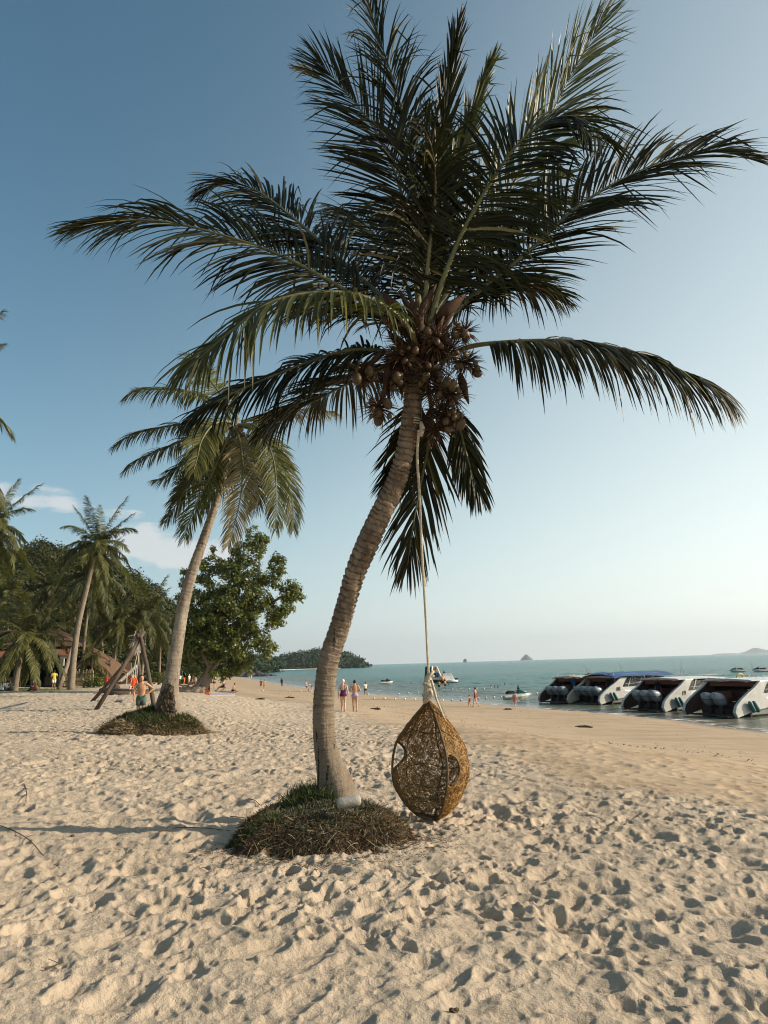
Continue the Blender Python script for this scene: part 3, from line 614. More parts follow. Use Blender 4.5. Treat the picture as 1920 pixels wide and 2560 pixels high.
for i, (px, ys, nrm, dr, kd) in enumerate(F2):
    yy = np.linspace(ys[0], ys[1], len(px)); mt = {'f': leaf_far, 'd': leaf_green, 'w': crown_dry}[kd]
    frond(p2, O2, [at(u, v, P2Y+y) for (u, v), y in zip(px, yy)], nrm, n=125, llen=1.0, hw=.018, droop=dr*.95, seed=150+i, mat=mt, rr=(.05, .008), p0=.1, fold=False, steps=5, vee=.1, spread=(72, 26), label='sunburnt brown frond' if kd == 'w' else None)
for k in range(7):
    mm = MB(); mm.ball((0, 0, 0), (.075, .075, .10), 8, 6); o = mm.build('coconut', nut_mat, p2, smooth=True); o.location = at(597+rg.uniform(-14, 14), 1084+rg.uniform(-12, 14), P2Y-.02-rg.random()*.2)-O2

# ---- palms farther off share a few frond shapes
def proto_frond(L_, rise, fall, seed, mat, n=96, ll=1.25, hw=.036, dr=.8):
    pts = []
    for i in range(7):
        t = i/6; x = L_*t*(1-.18*max(0, fall)*t*t); z = L_*(rise*t-fall*t*t*.9); pts.append(Vector((x, .10*math.sin(t*3+seed), z)))
    P = cat_rom(pts, 24); V, F = frond_arrays(P, (0, 0, 1), n, ll, hw, dr, seed, p0=.12, fold=False, steps=4, vee=.1, spread=(70, 26))
    o = np_mesh('frond', V, F, mat, None, smooth=False); me = o.data; bpy.data.objects.remove(o)
    m = MB(); m.tube(P, [.05-.04*(i/24)**.5 for i in range(25)], 5); o = m.build('midrib', rib_mat); mr_ = o.data; bpy.data.objects.remove(o)
    return me, mr_
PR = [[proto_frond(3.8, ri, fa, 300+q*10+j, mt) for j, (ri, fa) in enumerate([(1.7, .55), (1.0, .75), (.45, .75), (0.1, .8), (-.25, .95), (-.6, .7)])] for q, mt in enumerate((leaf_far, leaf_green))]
def far_palm(label, bu, bv, tu, tv, Y, size=1.0, nf=22, seed=0, tint=0, rad=.17, bend=0.0, grp=None, w=None):
    rg = random.Random(seed); top = at(tu, tv, Y); b = at(bu, bv, Y); b.z = min(b.z, gh(b.x, Y)+.0) if bv < 1e5 else 0; b = Vector((b.x, Y, gh(b.x, Y)-.1))
    root = thing('coconut_palm', label, 'palm tree', b, 0, grp)
    mid = b.lerp(top, .5)+Vector((bend, 0, 0)); m = MB(); pts = cat_rom([b, b.lerp(mid, .5)+Vector((bend*.3, 0, 0)), mid, top], 18); m.tube([p-b for p in pts], [rad*(1.5 if i == 0 else 1.15-.45*i/18) for i in range(19)], 9); m.build('trunk', TM2 if not tint else TM1, root, smooth=True)
    for k in range(nf):
        t = (k+.5)/nf; lv = min(5, int(t*6)); me, mb_ = PR[(0 if rg.random() < .6 else 1) if tint < 2 else 1][lv]
        fo = bpy.data.objects.new('frond', me); C.objects.link(fo); fo.parent = root; fo.location = top-b+Vector((0, 0, .05))
        s = size*rg.uniform(.85, 1.1)*(.85 if lv == 0 else 1); fo.scale = (s, s, s); fo.rotation_euler = (rg.uniform(-.25, .25), rg.uniform(-.15, .15), k*2.4+rg.uniform(-.3, .3))
        mo = bpy.data.objects.new('midrib', mb_); C.objects.link(mo); mo.parent = fo
    return root
G1 = 'coconut palms behind the beach'
far_palm('tall pale coconut palm rising above the restaurant roof, its trunk bare and slightly curved', 178, 1712, 244, 1362, 68, 1.0, 28, 1, 0, .28, -.4, G1)
far_palm('dark-trunked palm at the left edge in front of the restaurant', 38, 1702, 66, 1590, 66, 1.05, 22, 2, 1, .26, -.1, G1)
far_palm('short palm with a pale thin trunk left of the seated person', 82, 1702, 92, 1585, 72, .8, 18, 3, 2, .19, 0, G1)
far_palm('palm whose crown leans in over the left edge of the picture', -60, 1705, -22, 1315, 58, 1.0, 26, 4, 0, .22, -.3, G1)
far_palm('pale green palm with hanging fronds left of the swing frame', 284, 1700, 298, 1555, 88, .95, 24, 5, 0, .17, -.1, G1)
far_palm('palm directly behind the top of the swing frame', 352, 1692, 366, 1535, 92, 1.05, 24, 6, 0, .18, .1, G1)
far_palm('palm hanging low behind the tall pale palm', 205, 1705, 232, 1440, 84, 1.15, 26, 7, 2, .18, -.2, G1)
far_palm('palm with thin white trunk behind the restaurant roof', 112, 1690, 132, 1470, 92, 1.0, 24, 8, 2, .16, -.4, G1)
far_palm('palm crown between the restaurant roof and the forest at the far left', 10, 1690, 22, 1490, 96, 1.15, 24, 9, 0, .18, .1, G1)
far_palm('low bushy palm at the thatched hut', 228, 1700, 232, 1640, 80, .55, 16, 10, 1, .14, 0, G1)
far_palm('palm crown low over the ridge of the thatched hut', 262, 1695, 250, 1520, 98, 1.1, 24, 11, 2, .18, 0, G1)
far_palm('palm in front of the dark forest right of the swing frame', 398, 1690, 402, 1590, 100, .9, 22, 12, 2, .18, 0, G1)
far_palm('small palm half hidden left of the tall pale palm', 150, 1695, 160, 1560, 90, .95, 20, 13, 0, .15, 0, G1)
far_palm('coconut palm just outside the left edge, only frond tips in view', -330, 1900, -232, 1010, 18, .78, 22, 14, 2, .16, 0, G1)
# ================================================================ broadleaf tree, forest, hills, islands
tree_leaf = pm('broad_leaf', (.03, .04, .010), .45, col2=(.19, .21, .05), island=True, scale=.6, spec=.45, transl=.25)
forest_leaf = pm('forest_leaf', (.020, .026, .006), .6, col2=(.070, .074, .020), island=True, scale=.12, spec=.3, transl=.12)
far_leaf = pm('headland_leaf', (.016, .034, .016), .8, col2=(.045, .065, .026), island=True, scale=.03, spec=.2)
bark = pm('grey_bark', (.14, .10, .07), .9, col2=(.30, .23, .17), scale=3, bump=.05, bscale=9, stretch=(1, 1, .35))
def leaf_cloud(blobs, per_m2, size, seed, inner=.55, up=.5, pointy=True):
    rg = np.random.default_rng(seed); VV = []; FF = []; base = 0
    for (cx, cy, cz, rx, ry, rz) in blobs:
        n = max(8, int(per_m2*4*math.pi*((rx*ry*rz)**(2/3)))); d = rg.normal(0, 1, (n, 3)); d /= np.linalg.norm(d, axis=1, keepdims=True)
        rad = inner+(1-inner)*rg.random(n)**.5; lump = 1+.22*np.sin(d[:, 0]*7+cx)*np.sin(d[:, 2]*6+cz)+.15*np.sin(d[:, 1]*11+cy)
        p = d*(rad*lump)[:, None]*np.array([rx, ry, rz])+np.array([cx, cy, cz])
        nn_ = d+rg.normal(0, .6, (n, 3))+np.array([0, 0, up]); nn_ /= np.linalg.norm(nn_, axis=1, keepdims=True)
        a = np.cross(nn_, rg.normal(0, 1, (n, 3))); a /= np.linalg.norm(a, axis=1, keepdims=True); b = np.cross(nn_, a)
        s = size*rg.uniform(.6, 1.3, n)[:, None]
        q = np.stack([p-a*s, p-b*s*.45, p+a*s, p+b*s*.45], 1); VV.append(q.reshape(-1, 3)); FF.append(np.arange(4*n).reshape(n, 4)+base); base += 4*n
    return np.vstack(VV), np.vstack(FF)
def pix_blob(u, v, r, Y, dy=0, sq=1.0):
    p = at(u, v, Y+dy); k = Y/FPX*r; return (p.x, p.y, p.z, k, k*sq, k)
TY = 57.0; TB = gp(500, 1733); TY = TB.y
bt = thing('broadleaf_tree', 'large dark green broadleaf tree with leaning grey trunk on the beach behind the second palm', 'tree', TB)
bl = []; rb = random.Random(21)
OUT = [(540, 1560, 75), (600, 1500, 65), (560, 1450, 55), (500, 1470, 45), (620, 1420, 42), (640, 1365, 36), (635, 1335, 24), (655, 1350, 20), (690, 1410, 26), (705, 1400, 18), (680, 1440, 36), (720, 1480, 34), (740, 1475, 24), (752, 1485, 14), (700, 1520, 40), (650, 1540, 55),
       (690, 1560, 26), (600, 1600, 60), (655, 1615, 34), (680, 1620, 16), (670, 1640, 16), (480, 1560, 48), (460, 1612, 40), (500, 1640, 55), (560, 1650, 55), (610, 1660, 34), (460, 1500, 28), (456, 1455, 14), (462, 1430, 10), (500, 1420, 22), (510, 1408, 14), (535, 1390, 16), (533, 1372, 8), (590, 1380, 20), (598, 1362, 10), (458, 1652, 20), (575, 1686, 14), (560, 1680, 16), (585, 1668, 18), (560, 1415, 30), (448, 1575, 26), (575, 1545, 70), (520, 1600, 60), (520, 1515, 55), (640, 1480, 45), (555, 1600, 60), (500, 1590, 50)]
for u, v, r in OUT:
    k = max(3, int((r/9)**2*1.25))
    for _ in range(k):
        a = rb.uniform(0, 6.28); q = math.sqrt(rb.random())*max(0, r-7)
        bl.append(pix_blob(u+math.cos(a)*q, v+math.sin(a)*q, rb.uniform(8, 15), TY, rb.uniform(-1, 1)*r*TY/FPX*.95))
V, F = leaf_cloud([(b[0]-TB.x, b[1]-TB.y, b[2]-TB.z, *b[3:]) for b in bl], 30, .13, 5, .1)
np_mesh('crown', V, F, tree_leaf, bt, smooth=False)
m = MB(); T_ = lambda l, y=0: [at(u, v, TY+y)-TB for u, v in l]
m.tube(cat_rom(T_([(492, 1736), (505, 1715), (518, 1690), (530, 1665), (545, 1630), (560, 1580)]), 12), [.85, .62, .55, .5, .46, .42, .4, .38, .36, .3, .26, .22, .18], 12)
for l in ([(528, 1670), (500, 1620), (470, 1560), (465, 1500)], [(545, 1630), (590, 1560), (640, 1480), (650, 1370)], [(560, 1580), (620, 1540), (690, 1500), (735, 1480)], [(545, 1630), (600, 1620), (665, 1610)], [(555, 1590), (540, 1500), (520, 1430)]):
    m.tube(cat_rom(T_(l, rb.uniform(-1, 1)), 10), [.25-.021*i for i in range(11)], 7)
for l, r in (([(522, 1690), (560, 1640), (600, 1640), (640, 1655)], .14),): m.tube(cat_rom(T_(l, -.5), 10), [r-.009*i for i in range(11)], 6)
m.build('trunk', bark, bt, smooth=True)
# fallen weathered log lying left of it
lg = thing('fallen_log', 'long weathered driftwood log lying on the sand left of the broadleaf tree', 'log', TB+Vector((-1, -.6, 0)))
m = MB(); LO = TB+Vector((-1, -.6, 0)); pts = [at(510, 1731, TY-.7)-LO, at(490, 1727, TY-.9)-LO, at(465, 1729, TY-1.1)-LO, at(440, 1730, TY-1.3)-LO, at(410, 1731, TY-1.5)-LO, at(370, 1732, TY-1.6)-LO]
pts = cat_rom(pts, 20); m.tube(pts, [(.5-.012*i+.07*math.sin(i*1.9))*.85 for i in range(21)], 9)
for k in range(7): a = pts[2+k*2]; m.tube([a, a+Vector((rb.uniform(-.3, .4), 0, .4)), a+Vector((rb.uniform(-.5, .9), -.1, rb.uniform(.5, .8)))], [.14, .09, .03], 6)
m.build('log', bark, lg, smooth=True)
# driftwood beam behind the swing frame
bw = thing('beam', 'dark straight wooden beam lying behind the swing frame', 'beam', gp(330, 1733)); m = MB(); bo = bw.location
y0 = bo.y; m.tube([at(252, 1727, y0+2)-bo, at(300, 1729, y0+1)-bo, at(372, 1731, y0)-bo], [.20, .22, .22], 8); m.build('upper_beam', pm('dark_wood', (.045, .028, .018), .8, col2=(.11, .075, .05), scale=5, bump=.01, stretch=(1, 1, .3)), bw, smooth=True)
m = MB(); m.tube([at(264, 1733, y0-2)-bo, at(300, 1735, y0-2)-bo, at(372, 1735, y0-1.5)-bo], [.17, .19, .18], 8); m.build('lower_beam', MATS['dark_wood'], bw, smooth=True)
# forest on the hill
def forest(name, sky_pts, Yf, Yb, zfoot, crown_r, leaf, mat, per, seed, hill_mat, kindname, foot_u=None, hscale=1.0, backz=0.5, rows=9, ext=None):
    """sky_pts: skyline seen in the photograph; ground rises from Yf to the ridge at Yr"""
    rg = random.Random(seed); us = [p[0] for p in sky_pts]; vs = [p[1] for p in sky_pts]; blobs = []; GV = []; ncol = int((us[-1]-us[0])/FPX*Yb/(crown_r*1.1))
    for r_ in range(rows+1):
        t = r_/rows; Y = Yf+(Yb-Yf)*t; row = []
        for c_ in range(ncol+1):
            u = us[0]+(us[-1]-us[0])*c_/ncol; v = np.interp(u, us, vs); top = at(u, v, Yb); p = at(u, 1665, Y)
            zt = (top.z-crown_r*(1.25 if Yf < 500 else .75))*hscale; z = zfoot+(zt-zfoot)*math.sin(t*math.pi/2)**1.0
            row.append((p.x, Y, z))
            if 1:
                cr = crown_r*rg.uniform(.7, 1.25); blobs.append((p.x+rg.uniform(-1, 1)*crown_r*.5, Y+rg.uniform(-1, 1)*crown_r*.6, z+cr*rg.uniform(-.1, .35), cr, cr, cr*rg.uniform(.7, 1.0)))
        GV.append(row)
    # back side comes down again
    for k, f_ in ((1, .55), (2, 0)):
        GV.append([(x*(1+.12*k), y*(1+.12*k), zfoot+(z-zfoot)*f_-1*(f_ == 0)) for x, y, z in GV[rows]])
    V, F = leaf_cloud(blobs, per, leaf, seed, .72, .5); o = np_mesh(name, V, F, mat, None, smooth=False)
    n = len(GV); k = len(GV[0]); a = np.array(GV).reshape(-1, 3); i = np.arange(n-1)[:, None]; j = np.arange(k-1)[None, :]
    G = np.stack([i*k+j, i*k+j+1, (i+1)*k+j+1, (i+1)*k+j], -1).reshape(-1, 4); a[:, 2] -= .3*crown_r
    h = np_mesh(kindname, a, G, hill_mat, None); tag(h, kind='structure'); return o, h
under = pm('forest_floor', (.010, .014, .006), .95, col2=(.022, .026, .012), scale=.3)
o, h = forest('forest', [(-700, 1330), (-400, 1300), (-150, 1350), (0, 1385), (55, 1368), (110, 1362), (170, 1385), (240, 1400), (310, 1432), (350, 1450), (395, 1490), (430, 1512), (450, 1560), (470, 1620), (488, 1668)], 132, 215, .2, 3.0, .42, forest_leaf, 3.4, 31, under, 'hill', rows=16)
tag(o, 'dense dark forest covering the hill behind the palms', 'forest', kind='stuff')
o, h = forest('forest', [(560, 1640), (600, 1640), (640, 1637), (675, 1646), (700, 1642), (735, 1633), (770, 1629), (800, 1626), (830, 1628), (868, 1630), (880, 1636), (892, 1648), (900, 1658), (905, 1664)], 1080, 1250, -2.6, 9, 2.4, far_leaf, .11, 37, under, 'headland', rows=7, hscale=1.0)
tag(o, 'green forest on the far headland across the bay', 'forest', kind='stuff')
o, h = forest('forest', [(380, 1600), (480, 1610), (560, 1625), (610, 1632), (640, 1640), (665, 1652), (682, 1668)], 640, 760, -2.6, 8, 1.7, far_leaf, .16, 39, under, 'headland', rows=6, hscale=1.0)
tag(o, 'green forest on the nearer spur of the bay, beyond the dark rocks', 'forest', kind='stuff')
# pale far beach under the headland
pale = pm('pale_sand', (.55, .46, .33), .9, scale=.05)
m = MB(); P_ = [at(u, 1665, Y) for u, Y in ((560, 640), (600, 640), (655, 650), (660, 800), (700, 1040), (740, 1065), (800, 1070), (850, 1068), (850, 1090), (740, 1090), (560, 1090))]
vs = [(p.x, p.y, WZ+.9) for p in P_]; b = len(vs); ctr = Vector((sum(v[0] for v in vs)/b, sum(v[1] for v in vs)/b, 0))
lo_ = [(v[0]+(v[0]-ctr.x)*.02, v[1]-8 if v[1] < 1075 else v[1], WZ-.3) for v in vs]; m.add(vs+lo_, [tuple(range(b))]+[(i, (i+1) % b, b+(i+1) % b, b+i) for i in range(b)])
tag(m.build('far_beach', pale), kind='structure')
# rocks at the end of the beach
rock = pm('dark_rock', (.035, .030, .026), .9, col2=(.09, .08, .07), scale=.4, bump=.2)
def rock_mesh(mb, c, r, rg):
    n, q = 8, 6; c = Vector(c); ph = [rg.uniform(0, 6) for _ in range(4)]; b = len(mb.v); mb.ball((0, 0, 0), 1, n, q)
    for i in range(b, len(mb.v)):
        v = Vector(mb.v[i]); k = 1+.28*math.sin(v.x*4+ph[0])*math.cos(v.z*3+ph[1])+.2*math.sin(v.y*5+ph[2]); mb.v[i] = tuple(c+Vector((v.x*r*1.3, v.y*r, v.z*r*.75))*k)
rr_ = random.Random(5)
for k in range(46):
    u = rr_.uniform(588, 672) if k < 40 else rr_.uniform(668, 690); Y = 395+rr_.uniform(-12, 25); hgt = np.interp(u, [588, 615, 640, 672, 690], [1.9, 2.2, 1.7, 1.0, .5]); m = MB(); r = hgt*rr_.uniform(.7, 1.25); p = at(u, 1680, Y); z0 = max(gh(p.x, Y), WZ)
    rock_mesh(m, (0, 0, r*.2), r, rr_); o = m.build('boulder', rock, None); o.location = (p.x, Y, z0)
    tag(o, 'dark boulder in the rocky point at the far end of the beach', 'boulder', 'dark boulders of the rocky point')
# limestone islets and a far mountain
isl = pm('island_rock', (.07, .085, .075), .95, col2=(.12, .13, .12), scale=.004)
def island(prof, Y, depth, seed=0):
    rg = random.Random(seed); m = MB(); rings = []
    us = [p[0] for p in prof]; n = 40
    for i in range(n+1):
        u = us[0]+(us[-1]-us[0])*i/n; v = np.interp(u, us, [p[1] for p in prof]); a = at(u, v, Y); x = a.x; zt = a.z; zb = WZ-2
        d = depth*(.25+.75*math.sin(math.pi*min(1, max(0, i/n)))); ring = []
        for k in range(9):
            t = k/8*math.pi; ring.append((x+rg.uniform(-1, 1)*depth*.03, Y-math.cos(t)*d, zb+(zt-zb)*math.sin(t)**.6*(1 if k == 4 else rg.uniform(.93, 1.0))))
        rings.append(ring)
    m.loft(rings, cap=False, closed=False); o = m.build('island', isl, smooth=False); tag(o, kind='structure'); return o
island([(1158, 1655), (1158.5, 1650), (1161, 1647), (1165, 1646.5), (1167, 1650), (1168, 1655)], 6000, 14, 1)
island([(1172, 1655), (1174, 1653.5), (1175, 1655)], 6000, 5, 4)
island([(1301, 1651), (1304, 1645), (1309, 1641), (1314, 1635.5), (1319, 1637), (1324, 1642), (1328, 1644), (1333, 1651)], 9000, 60, 2)
island([(1775, 1638), (1795, 1634), (1830, 1633), (1850, 1635), (1870, 1629), (1888, 1619), (1900, 1622), (1925, 1626), (1990, 1634)], 16000, 300, 3)
# ================================================================ root mounds, swing chair, rope, things on the sand
def ribbons(P0, D0, ln, w, seed, grav=0., curl=.3, steps=4, taper=True):
    rg = np.random.default_rng(seed); n = len(P0); nz = lambda v: v/np.maximum(np.linalg.norm(v, axis=-1, keepdims=True), 1e-9)
    d = nz(np.array(D0)); cur = np.array(P0, float); c1 = rg.normal(0, curl, (n, 3)); V = []
    wv = nz(np.cross(d, rg.normal(0, 1, (n, 3))))
    for i in range(steps+1):
        k = (1-.85*(i/steps)**1.6) if taper else 1
        V.append(np.stack([cur-wv*(w*k)[:, None], cur+wv*(w*k)[:, None]], 1))
        d = nz(d+c1/steps+rg.normal(0, curl*.5, (n, 3))/steps+np.array([0, 0, -grav/steps])); cur = cur+d*(ln/steps)[:, None]; wv = nz(wv-d*np.sum(wv*d, -1, keepdims=True))
    V = np.stack(V, 1); k = n; Vf = V.reshape(-1, 3); b = (np.arange(k)*(steps+1)*2)[:, None]; i = np.arange(steps)[None, :]*2
    F = np.stack([b+i, b+i+1, b+i+3, b+i+2], -1).reshape(-1, 4); return Vf, F
soil = pm('dark_soil', (.022, .016, .010), .95, col2=(.075, .055, .035), scale=14, bump=.03, bscale=30)
root_m = pm('dead_roots', (.030, .018, .009), .9, col2=(.125, .082, .046), island=True, scale=3)
root_r = pm('red_roots', (.10, .032, .012), .85, col2=(.22, .09, .035), island=True, scale=3)
straw = pm('straw_grass', (.15, .105, .048), .85, col2=(.38, .29, .16), island=True, scale=3)
grass_m = pm('short_grass', (.026, .036, .010), .7, col2=(.080, .095, .032), island=True, scale=2, transl=.2)
creep = pm('dry_creeper', (.040, .040, .020), .8, col2=(.125, .12, .065), island=True, scale=2, transl=.1)
def mound(name, label, cx, cy, rx, ry, h1, h2, seed, counts, scale=1.0, tailx=0, groups=()):
    z0 = gh(cx, cy)-.03; root = thing(name, label, 'mound', (cx, cy, z0)); rg = np.random.default_rng(seed)
    def hq(x, y):
        th = np.arctan2(y, x); k = 1+.07*np.sin(3*th+seed)+.05*np.sin(7*th+2*seed)+.03*np.sin(13*th); k = k*(1+tailx*np.clip(-np.cos(th), 0, 1)**6)
        q = np.sqrt((x/rx)**2+(y/ry)**2)/k; return h1*(1-np.clip(q, 0, 1.3)**5)+h2*(1-q)+.035*scale*fbm(x/.12/scale+9, y/.12/scale, 3, seed)*2, q
    n = 90; th = np.linspace(0, 2*np.pi, 120, endpoint=False); rr = np.linspace(.0, 1.1*(1+tailx), 60); TH, RR = np.meshgrid(th, rr); X = RR*rx*np.cos(TH); Y = RR*ry*np.sin(TH); Z, q = hq(X, Y); Z = np.maximum(Z, -.12)
    k = 120; i = np.arange(59)[:, None]; j = np.arange(k)[None, :]; j2 = (j+1) % k; F = np.stack([i*k+j, i*k+j2, (i+1)*k+j2, (i+1)*k+j], -1).reshape(-1, 4)
    np_mesh('soil', np.stack([X, Y, Z], -1).reshape(-1, 3), F, soil, root)
    def scatter(nm, N_, mat, region, dirf, ln, w, grav, curl, kind='stuff', lab=None, steps=4):
        P = []; 
        while len(P) < N_:
            a = rg.uniform(0, 2*np.pi, N_*4); q = np.sqrt(rg.random(N_*4))*1.3*(1+tailx); x = q*rx*np.cos(a); y = q*ry*np.sin(a); z, qq = hq(x, y); ok = region(x, y, qq) & (qq < 1.3) & ((qq < .98) | (rg.random(len(qq)) < .8*np.exp(-(qq-.98)/.07))); P += list(zip(x[ok], y[ok], z[ok]+.004))
        P = np.array(P[:N_]); e = .02; gx = (hq(P[:, 0]+e, P[:, 1])[0]-hq(P[:, 0]-e, P[:, 1])[0])/(2*e); gy = (hq(P[:, 0], P[:, 1]+e)[0]-hq(P[:, 0], P[:, 1]-e)[0])/(2*e)
        nrm = np.stack([-gx, -gy, np.ones(N_)], -1); nrm /= np.linalg.norm(nrm, axis=1, keepdims=True); dn = np.stack([-gx, -gy, -(gx**2+gy**2)], -1); dn /= np.linalg.norm(dn, axis=1, keepdims=True)+1e-6
        D_ = dirf(nrm, dn, rg.normal(0, 1, (N_, 3))); V, F = ribbons(P, D_, rg.uniform(*ln, N_), rg.uniform(*w, N_), seed+N_, grav, curl, steps)
        V[:, 2] = np.maximum(V[:, 2], -.0+.01*rg.random(len(V))); o = np_mesh(nm, V, F, mat, root, smooth=False); o['kind'] = kind
        return o
    for c in counts: scatter(*c)
    return root, hq
sc1 = lambda f: f
mound('root_mound', 'low mound of tangled dead roots and grass at the foot of the large palm', -.64, 7.22, .79, .92, .215, .13, 3, [
    ('roots', 12000, root_m, lambda x, y, q: (q > .5), lambda n, d, r: n*.35+d*.8+r*.35, (.03, .11), (.0013, .0034), .8, .9),
    ('roots', 4200, straw, lambda x, y, q: (q > .5) & (x > -.3-.5*(vnoise(x*5, y*5, 3))), lambda n, d, r: n*.3+d*.9+r*.25, (.03, .11), (.0012, .003), .7, .6),
    ('roots', 900, root_r, lambda x, y, q: (q > .7) & (y < .1) & (vnoise(x*4, y*4, 8) > .4), lambda n, d, r: n*.5+d*.3+r*.8, (.04, .13), (.0015, .003), .3, 1.1),
    ('creeper', 9000, creep, lambda x, y, q: (q < .93) & (vnoise(x*6, y*6, 2) > .04), lambda n, d, r: n*.6+d*.2+r*.7, (.015, .05), (.003, .0065), .1, .6),
    ('grass', 5200, grass_m, lambda x, y, q: (q < 1.0) & (x < -.2) & (y > -.55) & (vnoise(x*5, y*5, 6)+(-x-.4)*.9 > .58), lambda n, d, r: n*.9+r*.45, (.02, .065), (.0028, .006), .25, .4),
    ('grass', 1100, grass_m, lambda x, y, q: (q < .55) & (x < .05) & (y > .1), lambda n, d, r: n*1.0+np.array([0, 0, .6])+r*.25, (.06, .20), (.003, .006), .3, .5),
    ('roots', 260, straw, lambda x, y, q: (q > .75) & (y < .3), lambda n, d, r: n*.5+d*.6+r*.5, (.10, .26), (.0018, .0035), .6, 1.2),
    ('runners', 240, root_m, lambda x, y, q: (q > .9), lambda n, d, r: d*1.2+r*.35, (.10, .34), (.0018, .0035), .3, .5),
    ('grass', 900, grass_m, lambda x, y, q: (q < .45) & (x < .1) & (y > -.05), lambda n, d, r: n+np.array([-.1, -.1, .6])+r*.3, (.04, .14), (.003, .006), .3, .5),
])
mound('grass_mound', 'low grassy mound with straw-brown front around the foot of the second palm', -6.08, 19.9, 1.22, 1.15, .24, .42, 8, [
    ('straw', 9000, straw, lambda x, y, q: (q > .62), lambda n, d, r: n*.5+d*.7+r*.4, (.08, .22), (.004, .009), .5, .6),
    ('roots', 6000, root_m, lambda x, y, q: (q > .6), lambda n, d, r: n*.4+d*.8+r*.4, (.08, .25), (.004, .008), .7, .7),
    ('grass', 13000, grass_m, lambda x, y, q: (q < .88) & (vnoise(x*2, y*2, 6)+(.8-q)*1.2 > .45), lambda n, d, r: n*.9+r*.4, (.05, .15), (.006, .012), .25, .4),
], scale=1.4, tailx=.22)
# loose grit, seeds and short fibres trodden round the main mound
m = []; rgn = np.random.default_rng(9); n_ = 1500; aa = rgn.uniform(3.4, 6.4, n_); qq = 1.0+np.abs(rgn.normal(0, .22, n_)); X = -.62+.88*qq*np.cos(aa); Y = 7.2+1.0*qq*np.sin(aa); Z = base_h(X, Y)+detail_h(X, Y, shore_s(X, Y))+.006
D_ = rgn.normal(0, 1, (n_, 3)); D_[:, 2] = .05; V, F = ribbons(np.stack([X, Y, Z], -1), D_, rgn.uniform(.01, .06, n_), rgn.uniform(.0012, .003, n_), 5, 0, .5, 3)
o = np_mesh('litter', V, F, root_m, None, smooth=False); tag(o, 'dark root fibres and bark litter scattered on the sand in front of the root mound', 'litter', kind='stuff')
# ---- hanging basket chair
rattan = pm('rattan', (.15, .075, .020), .55, col2=(.46, .26, .075), island=True, scale=6, spec=.4)
rattan_d = pm('rattan_frame', (.055, .032, .014), .6, col2=(.13, .08, .035), scale=8, bump=.004)
rope_m = pm('pale_rope', (.34, .29, .20), .9, col2=(.58, .52, .40), scale=40, bump=.004, bscale=120)
CY = 7.78; cho = at(1075, 2049, CY); ch = thing('basket_chair', 'teardrop basket chair of woven rattan hanging from the rope and touching the sand', 'hanging chair', cho)
K = CY/FPX*.965
OL = [(1749, 1069, 0), (1765, 1072, 14), (1785, 1072, 32), (1811, 1072, 53), (1846, 1071, 77), (1868, 1073, 86), (1890, 1074, 91), (1915, 1075, 93.5), (1940, 1075, 92), (1960, 1075, 88), (1985, 1076, 76), (2003, 1078, 66), (2018, 1079, 55), (2030, 1080, 44), (2041, 1080, 30), (2049, 1078, 4)]
ov = [o_[0] for o_ in OL]
def chp(phi, v, off=0):
    uc = np.interp(v, ov, [o_[1] for o_ in OL]); hw = np.interp(v, ov, [o_[2] for o_ in OL])*K+off
    c = at(uc, v, CY)-cho; return c+Vector((math.cos(phi)*hw, -math.sin(phi)*hw*.86, 0))
rc = random.Random(12)
def hole(ph, v):
    ph %= 2*math.pi; dg = math.degrees(ph)
    if 67 < dg < 178 and v > 1752: return True
    if ((dg-180)/50)**2+((v-1889)/37)**2 < 1: return True
    if dg > 300 and False: return True
    if ((dg-60)/17)**2+((v-1917)/36)**2 < 1: return True
    return False
mesh_ = MB(); cnt = 0
while cnt < 6000:
    v = 1753+294*rc.betavariate(1.6, 1.4); ph = rc.uniform(0, 2*math.pi)
    if hole(ph, v): continue
    if (ph > math.pi*1.02 and ph < 6.1) and rc.random() < .74: continue
    cnt += 1; an = rc.uniform(0, 6.28); k = rc.choice((-1, 1))*rc.uniform(.35, 1.3); run = []; off = rc.uniform(-.008, .008)
    for s in range(13):
        hw = max(8, np.interp(v, ov, [o_[2] for o_ in OL])); run.append(chp(ph, v, off)); ph += math.cos(an)*4.5/hw; v += math.sin(an)*4.5; an += k*.5; off += rc.uniform(-.004, .004)
        if v < 1750 or v > 2048 or hole(ph, v): break
    if len(run) > 2: mesh_.tube(run, .0024, 3, cap=False)
mesh_.build('woven_shell', rattan, ch)
fr = MB()
def merid(deg, v0=1749, v1=2046, r=.011, wob=0): fr.tube([chp(math.radians(deg+wob*math.sin(i*.5)), v0+(v1-v0)*i/26) for i in range(27)], r, 6)
merid(180, r=.012); merid(66, r=.011); merid(-5, r=.008); merid(232, r=.006); merid(290, r=.006, wob=3)
fr.tube([chp(math.radians(180+50*math.cos(t)), 1889+37*math.sin(t), .002) for t in np.linspace(-math.pi*.5, math.pi*.5, 17)], .013, 6)
fr.tube([chp(math.radians(60-17*math.cos(t)), 1917+36*math.sin(t), .002) for t in np.linspace(-math.pi*.5, math.pi*.5, 17)], .010, 6)
for v, a, b, r in ((2040, 0, 360, .012), (1835, 180, 300, .006), (1975, 182, 300, .006), (1925, 190, 330, .005)):
    fr.tube([chp(math.radians(a+(b-a)*i/24), v+6*math.sin(i*.4)) for i in range(25)], r, 5)
fr.build('frame', rattan_d, ch, smooth=True)
